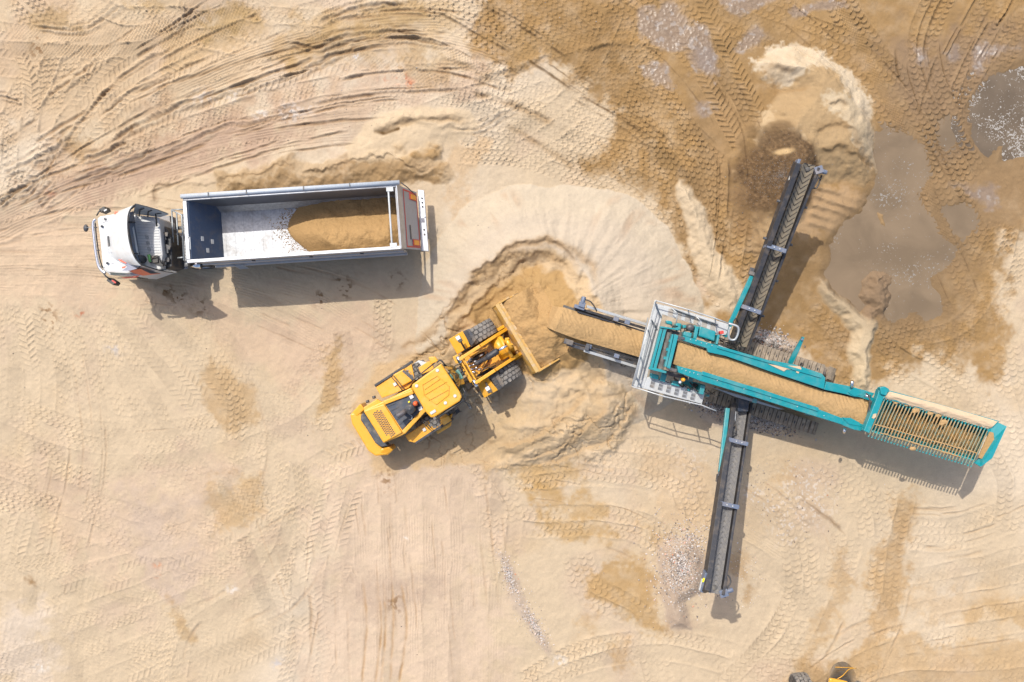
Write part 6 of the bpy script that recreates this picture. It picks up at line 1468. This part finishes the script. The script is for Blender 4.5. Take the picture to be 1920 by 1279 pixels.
for k in range(6):
    x, y = 1254 + k * 16, 587 + k * 4.9
    c = [P(x, y - 8, ZW + .01), P(x + 9, y - 5.5, ZW + .01), P(x + 6.5, y + 9, ZW + .01), P(x - 2.5, y + 6.5, ZW + .01)]; sp.prism([(p_.x, p_.y, p_.z) for p_ in c], .012, 't')
sp.each('step_pad', mat('tan_pad', (.30, .275, .25), .7, dirt=.4, dirtcol=DUST), wu)
sp = MB(); hp2 = MB()
for k in range(6):
    x, y = 1221 + k * 15.2, 720 + k * 4.6
    c = [P(x, y - 7, ZW + .01), P(x + 8, y - 4.7, ZW + .01), P(x + 5.5, y + 9, ZW + .01), P(x - 2.5, y + 6.7, ZW + .01)]; sp.prism([(p_.x, p_.y, p_.z) for p_ in c], .012, 't')
    for r_i in range(2):
        for c_i in range(4):
            a = P(x + .6 + c_i * 1.7 - r_i * 2.2, y - 4.2 + c_i * .5 + r_i * 6.2, ZW + .016); hp2.beam(a, a + Vector((-.018, -.085, 0)), .014, .006)
pads = sp.each('grate_panel', mat('grate_grey', (.22, .23, .25), .6, dirt=.2, dirtcol=DUST), wd); hp2.build('grate_slots', M_BLACK, wd)
rl = MB()
rp_ = [(1229, 564), (1290, 581), (1340, 597), (1366, 607)]
for zq in (ZW + .55, ZW + 1.05): rl.tube([P(x, y - (0 if zq < 3.2 else 0), zq) for x, y in rp_], .024, 8)
for (x, y) in rp_: rl.tube([P(x + 1, y + 3, ZW - .05), P(x, y, ZW + 1.05)], .024, 8)
rl.tube([P(1228, 566, ZW + 1.05), P(1185, 724, ZW + 1.05)], .024, 8); rl.tube([P(1229, 568, ZW + .55), P(1188, 722, ZW + .55)], .022, 8)
for t in (0, .33, .66, 1): rl.tube([P(1229 - 41 * t, 568 + 156 * t, ZW), P(1228 - 43 * t, 566 + 158 * t, ZW + 1.05)], .024, 8)
for zq in (ZW + .55, ZW + 1.05): rl.tube([P(1187, 726, zq), P(1245, 744, zq), P(1315, 760, zq), P(1343, 771, zq)], .024, 8)
for (x, y) in ((1187, 726), (1245, 744), (1293, 756), (1315, 760)): rl.tube([P(x, y - 2, ZW - .05), P(x, y, ZW + 1.05)], .024, 8)
# inner rail of the upper walkway, dropping in two bays
rl.tube([P(*q_, ZW + .55) for q_ in ((1258, 577), (1270, 588), (1268, 606))], .022, 8); rl.tube([P(*q_, ZW + .55) for q_ in ((1304, 592), (1315, 604), (1312, 614))], .022, 8)
rl.tube(smooth([P(1366, 607, 3.5), P(1383, 613, 3.5), P(1384, 625, 3.4), P(1378, 637, 3.3), P(1368, 636, 3.3), P(1366, 624, 3.4), P(1370, 614, 3.5)], 5), .04, 8)
rl.each('guard_rail', M_GALV, sc)
kp = MB()
for a, b in (((1259, 578), (1304, 595)), ((1307, 596), (1346, 609))): kp.beam(P(*a, ZW + .08), P(*b, ZW + .08), .03, .16)
kp.each('toe_board', M_RAIL, sc)
kn = MB()
for a, b in (((1228, 570), (1240, 596)), ((1221, 600), (1232, 618)), ((1191, 704), (1203, 727))): kn.beam(P(*a, ZW + .30), P(*b, ZW + .05), .05, .04)
kn.each('brace', M_RAIL, sc)
# engine side machinery
def tb(pts, z_, t, m_=M_TEAL, n='machine_box', bv=.02): return plate(n, pts, z_, t, m_, sc, bv)
tb([(1312, 612), (1343, 622), (1340, 641), (1326, 636), (1309, 631)], 3.2, .9, M_TEAL, 'engine_cover', .05)
tb([(1304, 612), (1311, 613), (1306, 637), (1300, 635)], 3.35, .8, M_TEAL, 'side_plate'); tb([(1346, 628), (1350, 629), (1346, 647), (1342, 646)], 3.3, .8, M_TEAL, 'side_plate')
tb([(1249, 601), (1260, 603), (1262, 610), (1250, 608)], 3.0, .3, M_TEAL, 'gear_case', .04); tb([(1268, 606), (1279, 607), (1276, 621), (1265, 619)], 3.05, .5, M_TEAL, 'gear_case', .05)
tb([(1283, 622), (1298, 625), (1296, 634), (1281, 630)], 3.4, .5, M_TEAL, 'gear_case', .03); tb([(1280, 609), (1289, 611), (1288, 617), (1280, 616)], 3.0, .3, M_TEAL, 'gear_case', .03)
tb([(1298, 610), (1306, 611), (1304, 618), (1296, 617)], 3.1, .3, M_TEAL, 'gear_case', .03)
mt = MB(); mt.lathe([(0, .35), (.10, .35), (.13, .30), (.13, 0)], Matrix.Translation(P(1292, 615, 3.0)), 16); mt.build('hydraulic_motor', M_DARK, sc)
rdv = MB(); rdv.box(tuple(P(1352, 624, 2.9)), (.15, .12, .25), .2); rdv.build('red_valve', M_RED, sc, .02)
hs = MB(); rq = random.Random(12)
for k in range(26):
    x, y = rq.uniform(1252, 1385), 0; y = 606 + (x - 1252) * .30 + rq.uniform(-4, 8); a = P(x, y, 2.7 + rq.random() * .4); b = P(x + rq.uniform(4, 22), y + rq.uniform(0, 12), 2.6 + rq.random() * .3); m_ = (a + b) / 2 + Vector((rq.uniform(-.15, .15), rq.uniform(-.2, .1), .25)); hs.tube(smooth([a, m_, b], 5), .02, 6)
for pts in ([(1378, 612, 2.6), (1375, 605, 2.8), (1380, 598, 2.6), (1384, 606, 2.3)], [(1374, 636, 2.6), (1385, 640, 2.5), (1390, 650, 2.2)], [(1350, 640, 2.8), (1365, 644, 2.7), (1380, 653, 2.4), (1395, 657, 2.0)], [(1372, 780, 2.0), (1377, 790, 2.1), (1376, 800, 2.1), (1368, 806, 2.2), (1376, 813, 2.2), (1371, 822, 2.2)],
            [(1376, 786, 2.0), (1380, 800, 2.1), (1379, 814, 2.2)]): hs.tube(smooth([P(*q_) for q_ in pts], 5), .026, 6)
for k in range(16):
    x = rq.uniform(1235, 1330); y = 700 + (x - 1235) * .30 + rq.uniform(-2, 10); a = P(x, y, 2.4 + rq.random() * .3); b = P(x + rq.uniform(4, 26), y + rq.uniform(2, 12), 2.3); m_ = (a + b) / 2 + Vector((0, -.1, .2)); hs.tube(smooth([a, m_, b], 5), .018, 6)
hs.each('hydraulic_hose', M_HOSE, sc)
tb([(1221, 700), (1236, 704), (1235, 713), (1220, 709)], 2.75, .3, M_TEAL, 'gear_case', .04); tb([(1241, 698), (1252, 701), (1247, 717), (1237, 714)], 2.70, .5, M_TEAL, 'side_plate')
tb([(1282, 712), (1300, 716), (1323, 722), (1318, 738), (1279, 727)], 2.3, .7, mat('teal_shade_box', (.004, .26, .29), .45, dirt=.15, dirtcol=DUST), 'pump_box', .03)
tb([(1262, 714), (1277, 716), (1274, 726), (1258, 722)], 2.6, .4, M_TEAL, 'valve_block', .03); tb([(1279, 699), (1285, 701), (1281, 716), (1276, 715)], 2.9, .3, M_TEAL, 'side_plate'); tb([(1290, 728), (1296, 729), (1294, 734), (1289, 733)], 2.55, .3, M_TEAL, 'valve_block', .02)
tb([(1300, 718), (1311, 721), (1310, 728), (1298, 725)], 2.315, .02, M_CHAR, 'cover_plate', 0); tb([(1314, 722), (1323, 724), (1319, 741), (1311, 739)], 2.9, .6, M_TEAL, 'side_plate')
tb([(1325, 740), (1331, 741), (1330, 745), (1324, 744)], 2.3, .3, M_TEAL, 'valve_block', .02)
bcn = MB(); bcn.lathe([(0, .16), (.05, .15), (.075, .10), (.08, .0)], Matrix.Translation(P(1280.5, 712, 3.1)), 16); bcn.build('amber_beacon', M_ORB, sc)
bcn = MB(); bcn.cyl(P(1281, 712, 2.3), P(1280.5, 712, 3.1), .03, 8); bcn.cyl(P(1275, 717, 2.4), P(1275, 717, 3.0), .05, 10); bcn.each('beacon_post', M_CHROME, sc)
tb([(1505, 631.5), (1509, 633), (1499, 658), (1486, 684), (1478, 681), (1486, 664)], [2.9, 2.9, 2.7, 2.45, 2.45, 2.6], .12, M_TEAL, 'support_arm', .01)
bp2 = MB(); c = P(1503, 637, 2.88); bp2.cyl(c, c + Vector((0, 0, .05)), .04, 10); bp2.build('arm_pin', M_CHROME, sc)
mp = MB(); pp(mp, [(1371, 772), (1381, 772), (1379, 796), (1369, 795)], 1.95, .15); mp.build('conveyor_motor_box', M_GALV, sc, .02)
tb([(1386, 742), (1406, 745), (1403, 772), (1383, 772)], 2.0, .05, mat('navy_cover', (.012, .02, .035), .5), 'conveyor_cover', .01)
# lower strip of plate behind the beams, seen as grey side screens
tb([(1345, 650), (1420, 674), (1432, 678), (1360, 652), (1348, 647)], [3.2, 2.95, 2.93, 3.15, 3.2], .04, M_GALV, 'side_screen', 0)
tb([(1330, 725), (1400, 745), (1470, 768), (1460, 768), (1380, 745)], 2.45, .04, M_RAIL, 'side_screen', 0)

# --- loose stones
def stones(name, regions, label, seed, dark=0):
    r_ = random.Random(seed); mb = []; V, Fc = [], []
    base = [(1, 0, 0), (-1, 0, 0), (0, 1, 0), (0, -1, 0), (0, 0, 1), (0, 0, -1)]; fcs = [(0, 2, 4), (2, 1, 4), (1, 3, 4), (3, 0, 4), (2, 0, 5), (1, 2, 5), (3, 1, 5), (0, 3, 5)]
    for (cx_, cy_, rx, ry, rot, n, s0, s1) in regions:
        for _ in range(n):
            a = r_.uniform(0, 6.283); q = math.sqrt(r_.random()) if n < 400 else abs(r_.gauss(0, .5)); x = cx_ + (rx * q * math.cos(a)) * math.cos(rot) - (ry * q * math.sin(a)) * math.sin(rot); y = cy_ + (rx * q * math.cos(a)) * math.sin(rot) + (ry * q * math.sin(a)) * math.cos(rot)
            s_ = s0 + (s1 - s0) * r_.random() ** 2.5; c = P(x, y, 0); c.z = ground_sample(x, y) + s_ * .2; k = len(V)
            Rm = Matrix.Rotation(r_.uniform(0, 6.28), 3, 'Z') @ Matrix.Rotation(r_.uniform(-.5, .5), 3, 'X')
            for b_ in base: V.append(tuple(c + Rm @ Vector((b_[0] * s_ * r_.uniform(.7, 1.3), b_[1] * s_ * r_.uniform(.5, 1.1), b_[2] * s_ * r_.uniform(.5, .9)))))
            Fc += [tuple(i + k for i in f) for f in fcs]
    me = bpy.data.meshes.new(name); me.from_pydata(V, [], Fc)
    mm = bpy.data.materials.new(name + '_rock'); mm.use_nodes = True; nt = mm.node_tree; n_ = nt.nodes; l = nt.links; b = n_['Principled BSDF']; b.inputs['Roughness'].default_value = .85
    gi = n_.new('ShaderNodeNewGeometry'); rp_ = n_.new('ShaderNodeValToRGB'); l.new(gi.outputs['Random Per Island'], rp_.inputs[0]); e = rp_.color_ramp.elements
    kk = dark or .85; e[0].color = (.20 * kk, .16 * kk, .13 * kk, 1); e[1].color = (.55 * kk, .48 * kk, .42 * kk, 1)
    for pos, c in ((.15, (.10, .085, .075)), (.4, (.30, .25, .21)), (.7, (.38, .34, .31)), (.93, (.50, .47, .45)), (.97, (.42, .17, .09))):
        q = e.new(pos); q.color = (*[v * kk for v in c], 1)
    l.new(rp_.outputs[0], b.inputs['Base Color']); me.materials.append(mm)
    o = bpy.data.objects.new(name, me); COL.objects.link(o); return tag(o, label, 'gravel', kind='stuff')
stones('gravel', [(1440, 640, 44, 26, .3, 1500, .02, .075), (1390, 772, 90, 26, .28, 1700, .02, .07), (1340, 765, 50, 22, .3, 700, .02, .06), (1440, 800, 60, 14, .2, 350, .02, .05)], 'coarse mixed stones spilled around the tracks of the teal screener', 1)
stones('gravel', [(1275, 1060, 62, 90, .1, 2600, .014, .05), (1290, 1010, 90, 60, 0, 900, .012, .04), (1390, 1085, 50, 60, 0, 260, .01, .03)], 'grey and brown gravel patch beside the head of the lower conveyor', 2, 1.15)
stones('gravel', [(955, 1080, 12, 52, -.35, 620, .012, .04), (1000, 1170, 14, 60, -.5, 820, .012, .04), (980, 1130, 30, 110, -.45, 260, .01, .03)], 'narrow streak of pale gravel on the open sand near the bottom', 3, 1.2)
stones('gravel', [(1450, 338, 75, 75, 0, 2200, .008, .022), (1400, 400, 40, 90, .2, 300, .008, .02)], 'fine dark grit scattered over the heap at the upper conveyor', 4, .42)
stones('pebbles', [(1480, 940, 110, 80, 0, 260, .012, .04), (960, 640, 1000, 640, 0, 380, .010, .03), (700, 180, 160, 60, -.2, 120, .01, .03), (1180, 900, 200, 80, 0, 200, .01, .03)], 'single small pale pebbles lying over the whole sand yard', 6)
